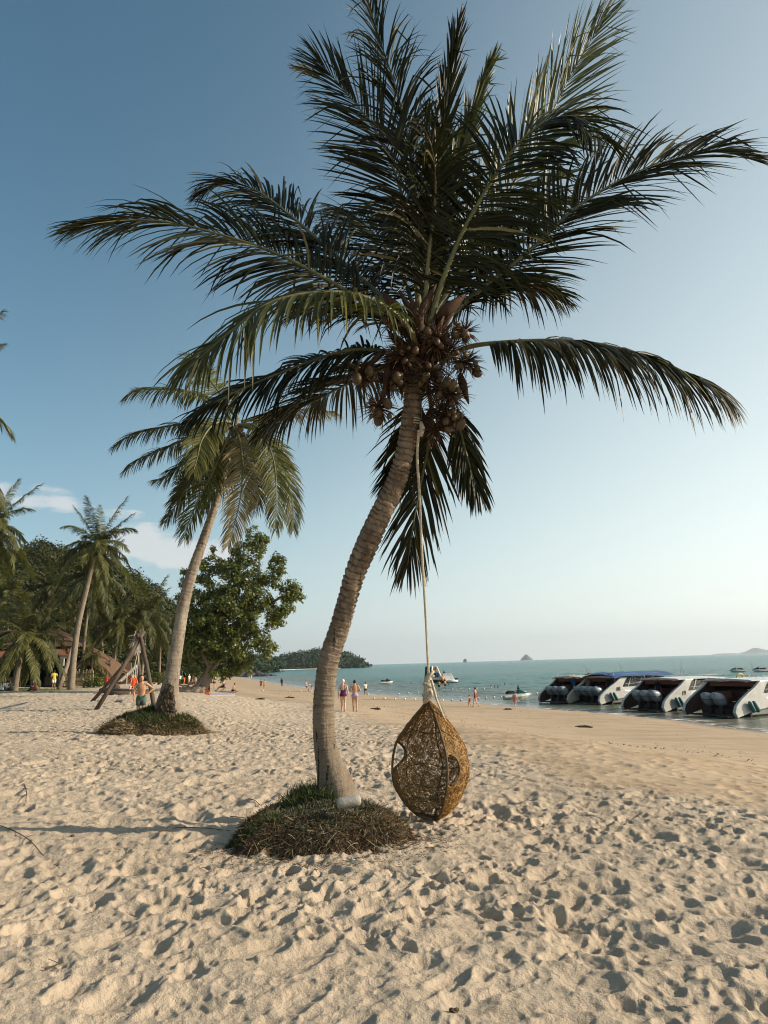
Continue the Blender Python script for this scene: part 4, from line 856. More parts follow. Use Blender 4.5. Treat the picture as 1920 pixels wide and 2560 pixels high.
# seat pad of denser weave low inside
m = MB(); cnt = 0
while cnt < 110:
    a = rc.uniform(0, 6.28); q = math.sqrt(rc.random())*.9; v = 1995+rc.uniform(-3, 6); hw = np.interp(v, ov, [o_[2] for o_ in OL])*K; c = at(1077, v, CY)-cho; p = c+Vector((math.cos(a)*hw*q, math.sin(a)*hw*q*.86, -.05*(1-q*q)))
    an = rc.uniform(0, 6.28); run = [p+Vector((math.cos(an+.4*i)*.03*i*.6, math.sin(an+.4*i)*.03*i*.6, rc.uniform(-.006, .006))) for i in range(5)]; m.tube(run, .0028, 3, cap=False); cnt += 1
m.build('seat', rattan, ch)
# ---- rope
ro = at(1049, 1075, PY-.1); rp = thing('rope', 'thick pale twisted rope with big knot, hanging from the palm trunk', 'rope', ro)
path = cat_rom([at(1047, 1075, PY-.12), at(1043, 1145, PY-.05), at(1049, 1241, PY+.05), at(1055, 1386, PY+.16), at(1062, 1500, CY-.12), at(1071, 1681, CY-.02), at(1071, 1700, CY)], 170)
m = MB(); L0 = 0
for q in range(3):
    pts = []; L0 = 0
    for i, p in enumerate(path):
        if i: L0 += (path[i]-path[i-1]).length
        a = L0/.085*2*math.pi+q*2.094; pts.append(p-ro+Vector((math.cos(a)*.0075, math.sin(a)*.0075, .001*math.sin(i*1.7))))
    m.tube(pts, .0085, 6)
m.build('cord', rope_m, rp, smooth=True)
m = MB()                                                     # knot: wraps and bulges
kt = at(1071, 1686, CY)-ro; kb = at(1068, 1752, CY)-ro
m.tube([kt, kt.lerp(kb, .15), kt.lerp(kb, .5), kt.lerp(kb, .85), kb], [.02, .034, .040, .036, .03], 10)
for i in range(9):
    c = kt.lerp(kb, .05+.11*i)+Vector((rc.uniform(-.012, .012), 0, 0)); r = rc.uniform(.030, .043)+.006*(i > 5); tl = rc.choice((-1, 1))*rc.uniform(.5, 1.3); ph_ = rc.uniform(0, 6)
    m.tube([c+Vector((math.cos(a)*r, math.sin(a)*r*.95, math.sin(a+ph_)*.040*tl)) for a in np.linspace(0, rc.uniform(4, 6.4), 16)], rc.uniform(.012, .017), 6)
m.build('knot', rope_m, rp, smooth=True)
m = MB()
for i in range(3):                                           # lashing round the trunk
    v = 1055+i*6; c = at(np.interp(v, [1011, 1072, 1145], [1031, 1023, 1009]), v, PY)-ro; r = 25*PY/FPX*1.06
    m.tube([c+Vector((math.cos(a)*r, math.sin(a)*r, .03*math.cos(a)+.006*math.sin(3*a))) for a in np.linspace(-1.2, 1.4, 16)], .008, 5)
m.tube([at(1052, 1056, PY-.1)-ro, at(1056, 1072, PY-.12)-ro, at(1052, 1092, PY-.1)-ro], [.02, .03, .018], 7); m.build('lashing', rope_m, rp, smooth=True)
fz = []; fd = []; 
for i in range(420):                                         # frayed ends on the knot and the frayed tail down the right side
    t = rc.random(); 
    if i < 170: c = kt.lerp(kb, t)+Vector((rc.uniform(-.045, .045), rc.uniform(-.045, .0), 0)); d = Vector((rc.uniform(-1, 1), rc.uniform(-1, .2), rc.uniform(-1.2, .2)))
    else: c = (at(1078, 1700, CY-.05)-ro).lerp(at(1119, 1812, CY-.05)-ro, t**.8)+Vector((rc.uniform(-.012, .012), rc.uniform(-.012, .012), 0)); d = Vector((.35+rc.uniform(-.4, .4), rc.uniform(-.4, .4), -1))
    fz.append(tuple(c)); fd.append(tuple(d))
V, F = ribbons(np.array(fz), np.array(fd), rgn.uniform(.02, .07, 420), np.full(420, .0016), 8, .5, .8, 3); o = np_mesh('frayed_strands', V, F, rope_m, rp, smooth=False)
m = MB(); m.tube([at(1078, 1700, CY-.06)-ro, at(1092, 1750, CY-.09)-ro, at(1106, 1785, CY-.09)-ro, at(1119, 1812, CY-.08)-ro], [.014, .011, .009, .004], 6); m.build('tail', rope_m, rp, smooth=True)
# ---- foam float on the mound
white_foam = pm('weathered_foam', (.24, .225, .195), .85, col2=(.35, .33, .295), scale=12, bump=.006, bscale=60)
fl = at(872, 2004, 6.74); m = MB(); ax = Vector((.98, .12, .12)).normalized()
pr = [(-.104, .028), (-.098, .040), (-.085, .046), (-.04, .048), (0, .045), (.05, .049), (.085, .045), (.098, .037), (.104, .022)]
m.tube([ax*a for a, r in pr], [r for a, r in pr], 18); o = m.build('foam_float', white_foam, smooth=True); o.location = fl; tag(o, 'dirty white foam fishing float lying on the root mound against the palm foot', 'float')
# ---- twigs and bits on the near sand
twig = pm('dry_twig', (.045, .026, .016), .8, col2=(.12, .075, .045), scale=10)
def sand_z(x, y): a = np.array([x]); b = np.array([y]); s_ = shore_s(a, b); return float((base_h(a, b, s_)+detail_h(a, b, s_))[0])
def on_sand(u, v):
    p = gp(u, v)
    p.z = sand_z(p.x, p.y); return p
def stick(label, px, r, seed, twigs=3, cat_='twig', grp=None):
    rg = random.Random(seed); P = [on_sand(u, v)+Vector((0, 0, r*1.5+rg.uniform(0, .012))) for u, v in px]; o0 = P[0]; m = MB(); pts = cat_rom([p-o0 for p in P], 14); m.tube(pts, [r*(1-.6*i/14) for i in range(15)], 5)
    for k in range(twigs): a = pts[rg.randint(3, 12)]; m.tube([a, a+Vector((rg.uniform(-.06, .08), rg.uniform(-.08, .06), rg.uniform(.0, .03)))], [r*.5, r*.25], 4)
    o = m.build('twig', twig, None); o.location = o0; tag(o, label, cat_, grp); return o
stick('long thin bare branch lying across the sand at the left edge', [(-30, 2060), (30, 2082), (75, 2108), (110, 2135), (150, 2165)], .0055, 1, 6, 'branch')
stick('dark straight twig lying in the palm shadow left of the root mound', [(395, 2090), (450, 2080), (520, 2076), (575, 2078)], .006, 2, 2)
stick('twig sticking out of the grass on the left of the root mound', [(575, 2043), (600, 2042), (625, 2042)], .006, 3, 1)
stick('short twig on the sand up left of the root mound', [(622, 2004), (640, 2012), (662, 2021)], .006, 4, 1)
stick('thin dry stem standing in a footprint in the lower left foreground', [(112, 2440), (135, 2420), (160, 2412)], .005, 5, 1)
stick('little bent twig right of the scraped sand, near the bottom middle', [(700, 2175), (712, 2150), (705, 2135)], .005, 6, 2)
stick('faint twig on the smooth sand high at the left', [(60, 1960), (66, 1990), (62, 2012)], .008, 7, 1)
for i, (u, v, r, lb) in enumerate([(974, 2121, .016, 'white pebble on the sand right of the root mound'), (608, 2505, .013, 'white shell bit at the bottom, left of the middle'), (182, 2092, .014, 'reddish-brown leaf scrap in the palm shadow'), (880, 2163, .014, 'pale turquoise shard just in front of the root mound'), (1136, 2538, .016, 'brown seed pod at the bottom of the picture')]):
    p = on_sand(u, v); m = MB(); rock_mesh(m, (0, 0, r*.5), r, random.Random(i)); o = m.build(['pebble', 'shell', 'leaf_scrap', 'shard', 'seed_pod'][i], [white_foam, white_foam, root_r, pm('turquoise_bit', (.25, .42, .38), .5), root_m][i]); o.location = p; tag(o, lb, ['pebble', 'shell', 'leaf', 'shard', 'seed pod'][i])
# ================================================================ people
skin_a = pm('skin_tan', (.42, .22, .12), .55, col2=(.50, .28, .16), scale=6)
skin_b = pm('skin_light', (.52, .31, .20), .55, col2=(.60, .38, .26), scale=6)
skin_c = pm('skin_brown', (.16, .085, .05), .55, col2=(.22, .12, .07), scale=6)
def cloth(nm, c, c2=None, scale=12): return pm(nm, c, .85, col2=c2, scale=scale, spec=.15) if c2 else pm(nm, c, .85, var=.12, scale=scale, spec=.15)
HAIR = {'dark': pm('dark_hair', (.018, .012, .008), .6, var=.3, scale=30), 'brown': pm('brown_hair', (.06, .035, .018), .6, var=.3, scale=30), 'pale': pm('pale_cap', (.62, .58, .52), .8, scale=20), 'blond': pm('blond_hair', (.40, .28, .12), .6, var=.2, scale=30), 'orange': pm('orange_cap', (.6, .15, .03), .8, scale=20)}
eye_m = pm('dark_eyes', (.02, .015, .012), .3, scale=5)
def person(label, pos, h, yaw, pose='stand', skin=None, hair='dark', wear=(), vox=.014, fem=False, longhair=False, group=None, cat='person'):
    skin = skin or skin_a; root = thing('person', label, cat, pos, yaw, group)
    J = dict(hipL=(-.052, 0, .50), hipR=(.052, 0, .50), knL=(-.055, .012, .275), knR=(.055, .012, .275), anL=(-.055, -.01, .045), anR=(.055, -.01, .045),
             shL=(-.108, 0, .805), shR=(.108, 0, .805), elL=(-.145, -.012, .635), elR=(.145, -.012, .635), wrL=(-.15, .03, .485), wrR=(.15, .03, .485), hdL=(0, .02, -1), hdR=(0, .02, -1))
    bend = 0; lift = 0; headturn = 0
    if pose == 'walk': J.update(knL=(-.05, .09, .285), anL=(-.05, .13, .05), knR=(.05, .0, .27), anR=(.05, -.14, .07), elL=(-.14, -.07, .64), wrL=(-.15, -.06, .50), elR=(.14, .03, .64), wrR=(.14, .12, .52))
    if pose == 'stroll': J.update(knL=(-.05, .03, .28), anL=(-.052, .05, .045), knR=(.05, .03, .275), anR=(.05, -.08, .075), wrL=(-.155, .05, .485), wrR=(.17, .02, .47))
    if pose == 'hold': J.update(elL=(-.18, -.02, .66), wrL=(-.07, .12, .64), elR=(.18, -.02, .66), wrR=(.07, .12, .64), hdL=(1, .6, 0), hdR=(-1, .6, 0), knR=(.052, .02, .275), anR=(.05, -.05, .06))
    if pose == 'akimbo': J.update(elL=(-.24, -.02, .70), wrL=(-.12, .05, .585), hdL=(.8, .5, -.3), elR=(.15, .03, .64), wrR=(.12, .11, .55), knL=(-.05, .03, .275), anR=(.045, -.02, .045)); headturn = .35; bend = .12
    if pose == 'stoop': bend = 1.25; J.update(elL=(-.12, .03, .64), elR=(.12, .03, .64), wrL=(-.08, .06, .47), wrR=(.08, .06, .47), hdL=(0, 1, -1), hdR=(0, 1, -1))
    if pose == 'kneel': lift = -.23; J.update(knL=(-.06, .16, .30), anL=(-.06, -.06, .27), knR=(.06, .16, .30), anR=(.06, -.06, .27)); bend = .4; J.update(wrL=(-.1, .16, .52), wrR=(.1, .16, .52))
    if pose == 'seat': lift = -.21; J.update(knL=(-.06, .24, .50), anL=(-.06, .36, .26), knR=(.06, .23, .51), anR=(.06, .34, .26), wrL=(-.11, .16, .54), wrR=(.11, .16, .54)); bend = .12
    if pose == 'recline': lift = -.22; J.update(knL=(-.06, .24, .46), anL=(-.06, .40, .27), knR=(.06, .25, .50), anR=(.06, .42, .30), wrL=(-.11, .12, .54), wrR=(.11, .14, .54)); bend = -.05
    if pose == 'floor': lift = -.43; J.update(knL=(-.08, .2, .58), anL=(-.06, .30, .46), knR=(.08, .21, .60), anR=(.06, .32, .46), wrL=(-.09, .2, .60), wrR=(.09, .2, .60)); bend = .35
    if pose == 'ride': lift = -.3; J.update(knL=(-.12, .2, .46), anL=(-.15, .1, .25), knR=(.12, .2, .46), anR=(.15, .1, .25), elL=(-.16, .12, .68), wrL=(-.13, .25, .66), elR=(.16, .12, .68), wrR=(.13, .25, .66), hdL=(0, 1, 0), hdR=(0, 1, 0)); bend = .2
    J = {k: Vector(v) for k, v in J.items()}; B = Matrix.Rotation(-bend, 4, 'X'); hp = Vector((0, 0, .52))
    up = lambda v: hp+(B @ (Vector(v)-hp))
    for k in ('shL', 'shR', 'elL', 'elR', 'wrL', 'wrR'): J[k] = up(J[k])
    off = Vector((0, 0, lift)); S = lambda v: (Vector(v)+off)*h
    k_ = 1.06 if fem else 1
    tor = [(.465, .075*k_, .060), (.50, .094*k_, .068), (.54, .094*k_, .066), (.59, .078, .055), (.64, .077, .055), (.70, .090, .062), (.755, .100, .062), (.80, .100, .050), (.832, .058, .040)]
    def trings(a, b, g, n=14):
        out = []; zs = [z for z, w, d in tor if a < z < b]; zs = [a]+zs+[b]
        for z in zs:
            w = np.interp(z, [t[0] for t in tor], [t[1] for t in tor]); d = np.interp(z, [t[0] for t in tor], [t[2] for t in tor])
            tf = (lambda v: up(v)) if z > .53 else (lambda v: Vector(v))
            out.append([S(tf((math.cos(2*math.pi*i/n)*(w+g), math.sin(2*math.pi*i/n)*(d+g), z))) for i in range(n)])
        return out
    m = MB(); m.loft(trings(.45, .835, 0))
    nk = up((0, .0, .80)); hb = up((0, .012, .885)); m.tube([S(nk), S(up((0, .004, .85))), S(hb)], [.036*h, .032*h, .033*h], 10)
    hc = up((0, .012, .932)); Rz = Matrix.Rotation(headturn, 4, 'Z'); HM = B.to_3x3() @ Rz.to_3x3()
    def head_pt(v): return S(hc+HM @ Vector(v))
    hb_ = MB(); hb_.ball((0, 0, 0), (.048, .056, .066), 14, 12); m.add([head_pt(v) for v in hb_.v], hb_.f)
    jb = MB(); jb.ball((0, .018, -.034), (.036, .036, .034), 10, 8); jb.tube([(0, .05, .008), (0, .062, -.012)], [.006, .011], 6)
    jb.ball((-.049, -.004, -.004), (.007, .013, .017), 6, 5); jb.ball((.049, -.004, -.004), (.007, .013, .017), 6, 5); jb.ball((0, .05, -.035), (.015, .008, .007), 6, 5); m.add([head_pt(v) for v in jb.v], jb.f)
    for s in ('L', 'R'):
        m.tube([S(J['hip'+s]+Vector((0, 0, .01))), S(J['hip'+s].lerp(J['kn'+s], .35)), S(J['kn'+s]), S(J['kn'+s].lerp(J['an'+s], .3)), S(J['an'+s])], [.052*k_*h, .047*k_*h, .032*h, .033*h, .019*h], 10)
        a = J['an'+s]; sh = (J['an'+s]-J['kn'+s]).normalized(); fw = Vector((0, 1, 0)); 
        if abs(sh.z) < .6: fw = Vector((0, .3, 1)).normalized()
        fd = (fw-sh*fw.dot(sh)); fd = fd.normalized()
        m.tube([S(a-fd*.03+sh*.012), S(a+fd*.03+sh*.018), S(a+fd*.085+sh*.030), S(a+fd*.11+sh*.032)], [(.024*h, .020*h), (.024*h, .020*h), (.026*h, .014*h), (.018*h, .008*h)], 8, up=(1, 0, 0))
        m.tube([S(up((0.07*(-1 if s == 'L' else 1), 0, .80))), S(J['sh'+s]), S(J['sh'+s].lerp(J['el'+s], .3)), S(J['el'+s]), S(J['el'+s].lerp(J['wr'+s], .3)), S(J['wr'+s])], [.038*h, .034*h, .029*h, .023*h, .024*h, .015*h], 9)
        w = J['wr'+s]; d = Vector(J['hd'+s]).normalized(); fa = (w-J['el'+s]).normalized(); d = (d*.6+fa*.6).normalized(); side = Vector((0, 1, 0)) if abs(d.y) < .7 else Vector((1, 0, 0)); side = (side-d*side.dot(d)).normalized(); nn_ = d.cross(side)
        m.tube([S(w), S(w+d*.022), S(w+d*.048)], [(.016*h, .013*h), (.024*h, .012*h), (.024*h, .011*h)], 8, up=tuple(side))
        for i, l in enumerate((.040, .046, .043, .034)):
            o_ = side*((i-1.5)*.0125); m.tube([S(w+d*.042+o_), S(w+d*(.046+l*.5)+o_*1.15+nn_*.004), S(w+d*(.044+l)+o_*1.15+nn_*.014)], [.0068*h, .0062*h, .005*h], 6)
        m.tube([S(w+d*.012+side*.018), S(w+d*.032+side*.034), S(w+d*.05+side*.038)], [.0075*h, .0070*h, .0055*h], 6)
    bo = m.build('body', skin, root, smooth=True); rm = bo.modifiers.new('skin', 'REMESH'); rm.mode = 'VOXEL'; rm.voxel_size = vox*h/1.7; rm.use_smooth_shade = True
    sm = bo.modifiers.new('soft', 'SMOOTH'); sm.iterations = 2; sm.factor = .4
    m = MB(); q = MB(); q.ball((0, -.008, .010), (.054, .058, .064), 14, 10)
    vs = [Vector(v) for v in q.v]
    for i, v in enumerate(vs):
        if v.y > .028 and v.z < .045: v.y = .028
    m.add([head_pt(v) for v in vs], q.f)
    if longhair: q = MB(); q.tube([(0, -.04, .02), (0, -.055, -.04), (0, -.05, -.11)], [.042, .045, .02], 8, flat=1.0); m.add([head_pt(v) for v in q.v], q.f)
    m.build('cap' if hair in ('pale', 'orange') else 'hair', HAIR[hair], root, smooth=True)
    m = MB()
    for s in (-1, 1): m.ball(head_pt((s*.019, .052, .002)), .0062*h, 6, 5)
    m.build('eyes', eye_m, root)
    for w in wear:
        k, mt = w[0], w[1]; m = MB(); g = .006
        if k in ('shorts', 'briefs'):
            m.loft(trings(.47 if k == 'shorts' else .475, .575 if k == 'shorts' else .55, g)); L_ = w[2] if len(w) > 2 else (.62 if k == 'shorts' else .16)
            for s in ('L', 'R'): a = J['hip'+s]; b = J['hip'+s].lerp(J['kn'+s], L_); m.tube([S(a+Vector((0, 0, .03))), S(a.lerp(b, .4)), S(b)], [.058*k_*h, .057*k_*h, (.050 if k == 'shorts' else .053)*k_*h], 12)
            m.build('shorts' if k == 'shorts' else 'swim_briefs', mt, root, smooth=True)
        if k == 'suit':
            top = w[2] if len(w) > 2 else .72; m.loft(trings(.468, top, g))
            for s in ('L', 'R'): a = J['hip'+s]; m.tube([S(a+Vector((0, 0, .03))), S(a.lerp(J['kn'+s], .13))], [.060*k_*h, .058*k_*h], 12)
            for s in (-1, 1): m.tube([S(up((s*.07, .05, top-.02))), S(up((s*.075, .035, .80))), S(up((s*.062, .0, .838))), S(up((s*.06, -.04, .80))), S(up((s*.07, -.052, top-.02)))], .012*h, 5)
            m.build('swimsuit', mt, root, smooth=True)
        if k == 'top':
            m.loft(trings(.695, .74, g)); m.build('bikini_top', mt, root, smooth=True)
        if k in ('shirt', 'tank', 'dress'):
            m.loft(trings(.50 if k != 'dress' else .44, .838, g+.006))
            if k != 'tank':
                for s in ('L', 'R'): m.tube([S(up((.07*(-1 if s == 'L' else 1), 0, .80))), S(J['sh'+s]), S(J['sh'+s].lerp(J['el'+s], .75))], [.045*h, .043*h, .037*h], 10)
            m.build('shirt' if k != 'dress' else 'dress', mt, root, smooth=True)
        if k == 'wetsuit':
            m.loft(trings(.46, .842, g+.003))
            for s in ('L', 'R'):
                m.tube([S(J['hip'+s]), S(J['kn'+s]), S(J['kn'+s].lerp(J['an'+s], .3)), S(J['an'+s])], [.060*h, .040*h, .041*h, .028*h], 9); m.tube([S(J['sh'+s]), S(J['el'+s]), S(J['wr'+s])], [.042*h, .031*h, .022*h], 9)
            m.build('wetsuit', mt, root, smooth=True)
        if k == 'vest':
            m.loft(trings(.56, .83, .02)); m.build('life_vest', mt, root, smooth=True)
        if k == 'trousers':
            m.loft(trings(.45, .58, g+.003))
            for s in ('L', 'R'): m.tube([S(J['hip'+s]), S(J['kn'+s]), S(J['an'+s])], [.062*h, .044*h, .034*h], 9)
            m.build('trousers', mt, root, smooth=True)
    return root
def ats(u, Y, dz=0): p = at(u, 1700, Y); p.z = gh(p.x, Y)+dz; return p
def pg(u, v, dz=0):
    """where those feet stand"""
    p = gp(u, v); p.z = max(sand_z(p.x, p.y), WZ-.5)+dz-.01; return p
def at_d(u, Y, dz=0):
    p = at(u, 1700, Y); p.z = sand_z(p.x, Y)+dz-.01; return p
PI = math.pi
by = at_d(355, 21.15, .20); person('boy in blue patterned swim shorts standing hand on hip behind the grass mound', by, 1.30, PI+.15, 'akimbo', skin_a, 'dark', [('shorts', cloth('blue_pattern', (.005, .10, .15), (.20, .19, .06), 9))], .009)
person('woman in white cap and purple swimsuit walking away beside the big trunk', pg(858.5, 1778.5), 1.64, .0, 'stroll', skin_b, 'pale', [('suit', cloth('purple_swim', (.075, .012, .045), (.13, .03, .10), 20), .66)], .010, fem=True)
person('woman in floral bikini bottom walking away with bent elbows', pg(888, 1779), 1.64, .0, 'hold', skin_a, 'dark', [('briefs', cloth('floral', (.16, .10, .36), (.55, .48, .62), 26))], .010, fem=True)
person('person in white shirt and dark shorts by the water, left of the rope', pg(914, 1737), 1.68, .4, 'walk', skin_c, 'dark', [('shirt', cloth('white_cloth', (.72, .70, .66))), ('shorts', cloth('black_cloth', (.02, .02, .022)))])
person('small child walking at the water beside the woman in red', pg(1174.5, 1768), 1.02, .5, 'walk', skin_a, 'dark', [('suit', cloth('red_swim', (.22, .03, .03)))])
person('woman in dark red swimsuit striding along the water with a child', pg(1190, 1767), 1.66, 1.1, 'walk', skin_b, 'dark', [('suit', MATS['red_swim'])], fem=True)
person('girl in pink swimsuit splashing in the shallows in front of the green water scooter', pg(1288, 1772), 1.36, -.8, 'walk', skin_b, 'dark', [('suit', cloth('pink_swim', (.50, .16, .20)))], fem=True)
person('person in deep red walking the beach next to someone in yellow', pg(652.5, 1722.5), 1.66, .6, 'walk', skin_b, 'brown', [('shirt', cloth('deep_red', (.16, .012, .014))), ('shorts', MATS['deep_red'])])
person('person in yellow walking the beach next to someone in red', pg(661, 1722), 1.62, .6, 'walk', skin_a, 'dark', [('shirt', cloth('yellow_ochre', (.42, .27, .07)))])
person('lone figure in black wetsuit walking beside the water', pg(704.5, 1716), 1.75, .3, 'walk', skin_c, 'dark', [('wetsuit', MATS['black_cloth'])])
person('adult in white top watching a stooping person left of the big trunk', pg(766, 1728), 1.68, -1.3, 'hold', skin_b, 'dark', [('tank', MATS['white_cloth']), ('shorts', cloth('maroon', (.11, .02, .03)))])
person('person in black shorts stooping over a child left of the big trunk', pg(780, 1727.5), 1.70, PI/2, 'stoop', skin_b, 'dark', [('shorts', MATS['black_cloth'])])
person('toddler crouching between two adults left of the big trunk', pg(771.5, 1728.5), .85, 1.2, 'kneel', skin_a, 'brown', [('suit', MATS['maroon'])])
person('left one of two tiny white-clad people in front of the dark rocks', ats(624, 338), 1.7, 1., 'stand', skin_b, 'dark', [('shirt', MATS['white_cloth']), ('trousers', MATS['white_cloth'])], .03)
person('right one of two tiny white-clad people in front of the dark rocks', ats(628.5, 340), 1.8, 1., 'stand', skin_b, 'dark', [('shirt', MATS['white_cloth']), ('trousers', MATS['white_cloth'])], .03)
person('man in long grey shirt standing under the broadleaf tree', ats(536, 103), 1.72, .8, 'stand', skin_b, 'brown', [('shirt', cloth('grey_cloth', (.34, .33, .32))), ('shorts', MATS['black_cloth'])])
ch_p = pg(558, 1729); person('bare-chested man reclining on a low beach chair right of the broadleaf tree', ch_p+Vector((0, 0, .02)), 1.75, -PI/2+PI, 'recline', skin_a, 'dark', [('shorts', cloth('olive_cloth', (.05, .05, .025)))])
person('second bather resting low behind the man on the beach chair', pg(577, 1730)+Vector((0, .8, 0)), 1.6, -PI/2, 'floor', skin_a, 'dark', [('shorts', MATS['black_cloth'])])
person('child in orange shorts playing left of the broadleaf trunk', ats(461, 114), 1.25, 1.2, 'walk', skin_a, 'dark', [('shirt', cloth('orange_cloth', (.62, .12, .02))), ('shorts', MATS['orange_cloth'])])
person('person in white shirt far behind the orange-clad child', ats(473, 128), 1.6, 1., 'stand', skin_b, 'pale', [('shirt', MATS['white_cloth'])])
person('person in dark clothes leaning forward left of the leaning grey trunk', ats(484, 112), 1.5, 1.3, 'kneel', skin_a, 'dark', [('tank', MATS['maroon']), ('shorts', MATS['black_cloth'])])
person('pale-shirted person standing against the leaning grey trunk', ats(489, 118), 1.45, -.5, 'stand', skin_b, 'dark', [('tank', MATS['white_cloth'])])
person('person sitting on the sand close to the leaning grey trunk', ats(499, 116), 1.6, 1.5, 'floor', skin_b, 'dark', [('shirt', MATS['white_cloth'])])
person('person in white just right of the second palm trunk', ats(449.5, 126), 1.6, .4, 'stand', skin_a, 'dark', [('shirt', MATS['white_cloth']), ('trousers', MATS['olive_cloth'])])
def ats(u, Y, dz=0): p = at(u, 1700, Y); p.z = gh(p.x, Y)+dz; return p
person('man in yellow shirt and white shorts standing in front of the restaurant', ats(135, 66), 1.72, .9, 'hold', skin_c, 'dark', [('shirt', cloth('yellow_shirt', (.48, .40, .06))), ('shorts', MATS['white_cloth'])])
person('person in dark clothes sitting hunched on the sand in front of the restaurant', ats(90, 62), 1.75, PI/2, 'floor', skin_c, 'dark', [('shirt', cloth('dark_maroon', (.045, .014, .016))), ('trousers', MATS['dark_maroon'])])
for i, (u, y, lb, mt) in enumerate([(6, 64, 'person in white sitting at the far left edge under a palm', 'white_cloth'), (20, 65, 'second sitter in white and black near the left edge', 'white_cloth'), (31, 63, 'rightmost sitter of the three at the left edge', 'black_cloth')]):
    person(lb, ats(u, y), 1.6, .6*i, 'floor', skin_c, 'dark', [('shirt', MATS[mt]), ('trousers', MATS['black_cloth'])])
person('child in red at the fence behind the swing frame', ats(267, 64), 1.3, PI, 'stand', skin_c, 'dark', [('shirt', cloth('bright_red', (.55, .06, .03)))])
person('person in dark blue sitting on the sand behind the beams', ats(286, 58), 1.6, 1.2, 'floor', skin_a, 'brown', [('shirt', cloth('slate_cloth', (.08, .09, .12))), ('shorts', MATS['black_cloth'])])
person('bare-backed person sitting on the sand behind the beams', ats(298, 58.5), 1.6, 1.4, 'floor', skin_a, 'brown', [('shorts', MATS['maroon'])])
0 and person('small blond child standing half behind the boy with his hand on his hip', ats(363, 25.6, .0), 1.32, PI+.6, 'stand', skin_b, 'blond', [('tank', cloth('sand_yellow', (.40, .27, .08)))])
# bathers standing or swimming
for i, (u, v, h, dz, lb) in enumerate([(1098, 1719, 1.7, -.35, 'bather wading left, below the inflatable tower'), (1113, 1716, 1.7, -.4, 'bather wading right, below the inflatable tower')]):
    p = at(u, v, 4.3*FPX/(v-1657)); p.z = WZ+dz; person(lb, p, h, .5*i, 'stand', skin_a, 'dark', [('shorts', MATS['black_cloth'])], .02)
for i, (u, v, lb) in enumerate([(1228, 1713.5, 'swimmer, leftmost of the heads beyond the float line'), (1237, 1715, 'swimmer in the middle of the three heads beyond the float line'), (1245, 1716.5, 'swimmer, third head from the left beyond the float line'), (1262, 1708.5, 'lone swimmer farther out, right of the three heads'), (1028, 1706, 'swimmer left of the inflatable tower, upright in the water'), (1051, 1703, 'swimmer close to the left side of the inflatable tower'), (1122, 1711.5, 'swimmer right under the white inflatable ramp')]):
    p = at(u, v, 4.3*FPX/(v+2-1664+.0286*(u-905))); p.z = WZ-1.38; person(lb, p, 1.7, .8*i, 'stand', skin_c, 'dark', [], .03)
# ================================================================ boats and things on the water
gel = pm('white_gelcoat', (.42, .41, .38), .3, col2=(.54, .53, .49), scale=1.5, spec=.5, coat=.3)
gel_t = pm('tan_gelcoat', (.38, .33, .24), .4, col2=(.46, .41, .31), scale=1.5, coat=.2)
glass = pm('dark_glass', (.015, .018, .020), .12, var=.3, scale=2, spec=.6)
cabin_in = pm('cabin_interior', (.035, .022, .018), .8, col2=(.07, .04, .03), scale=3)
maroon_c = pm('maroon_canvas', (.12, .045, .035), .8, col2=(.19, .08, .06), scale=2)
blue_c = pm('blue_canvas', (.035, .085, .20), .7, col2=(.06, .125, .27), scale=1.2, bump=.02, bscale=2)
cowl = pm('engine_cowl', (.14, .17, .19), .35, col2=(.22, .26, .29), scale=3, coat=.4)
cowl2 = pm('engine_cowl_white', (.45, .48, .50), .3, col2=(.55, .58, .6), scale=3, coat=.4)
blackp = pm('black_plastic', (.012, .012, .013), .5, var=.3, scale=4)
steel = pm('rail_steel', (.45, .45, .45), .3, metal=1, scale=4)
fender_m = pm('fender_teal', (.03, .09, .10), .5, col2=(.06, .14, .15), scale=3)
redp = pm('red_paint', (.35, .04, .03), .5, scale=3); yelp = pm('yellow_paint', (.65, .45, .06), .5, scale=3)
def lettering(txt, size, mat, parent, M, name='number'):
    cu = bpy.data.curves.new(name, 'FONT'); cu.body = txt; cu.size = size; cu.extrude = .008; cu.align_x = 'CENTER'; cu.offset = .012*size
    t = bpy.data.objects.new(name, cu); C.objects.link(t); dg = bpy.context.evaluated_depsgraph_get(); me = bpy.data.meshes.new_from_object(t.evaluated_get(dg)); bpy.data.objects.remove(t)
    me.materials.clear(); me.materials.append(mat); o = bpy.data.objects.new(name, me); C.objects.link(o); o.parent = parent; o.matrix_local = M; return o
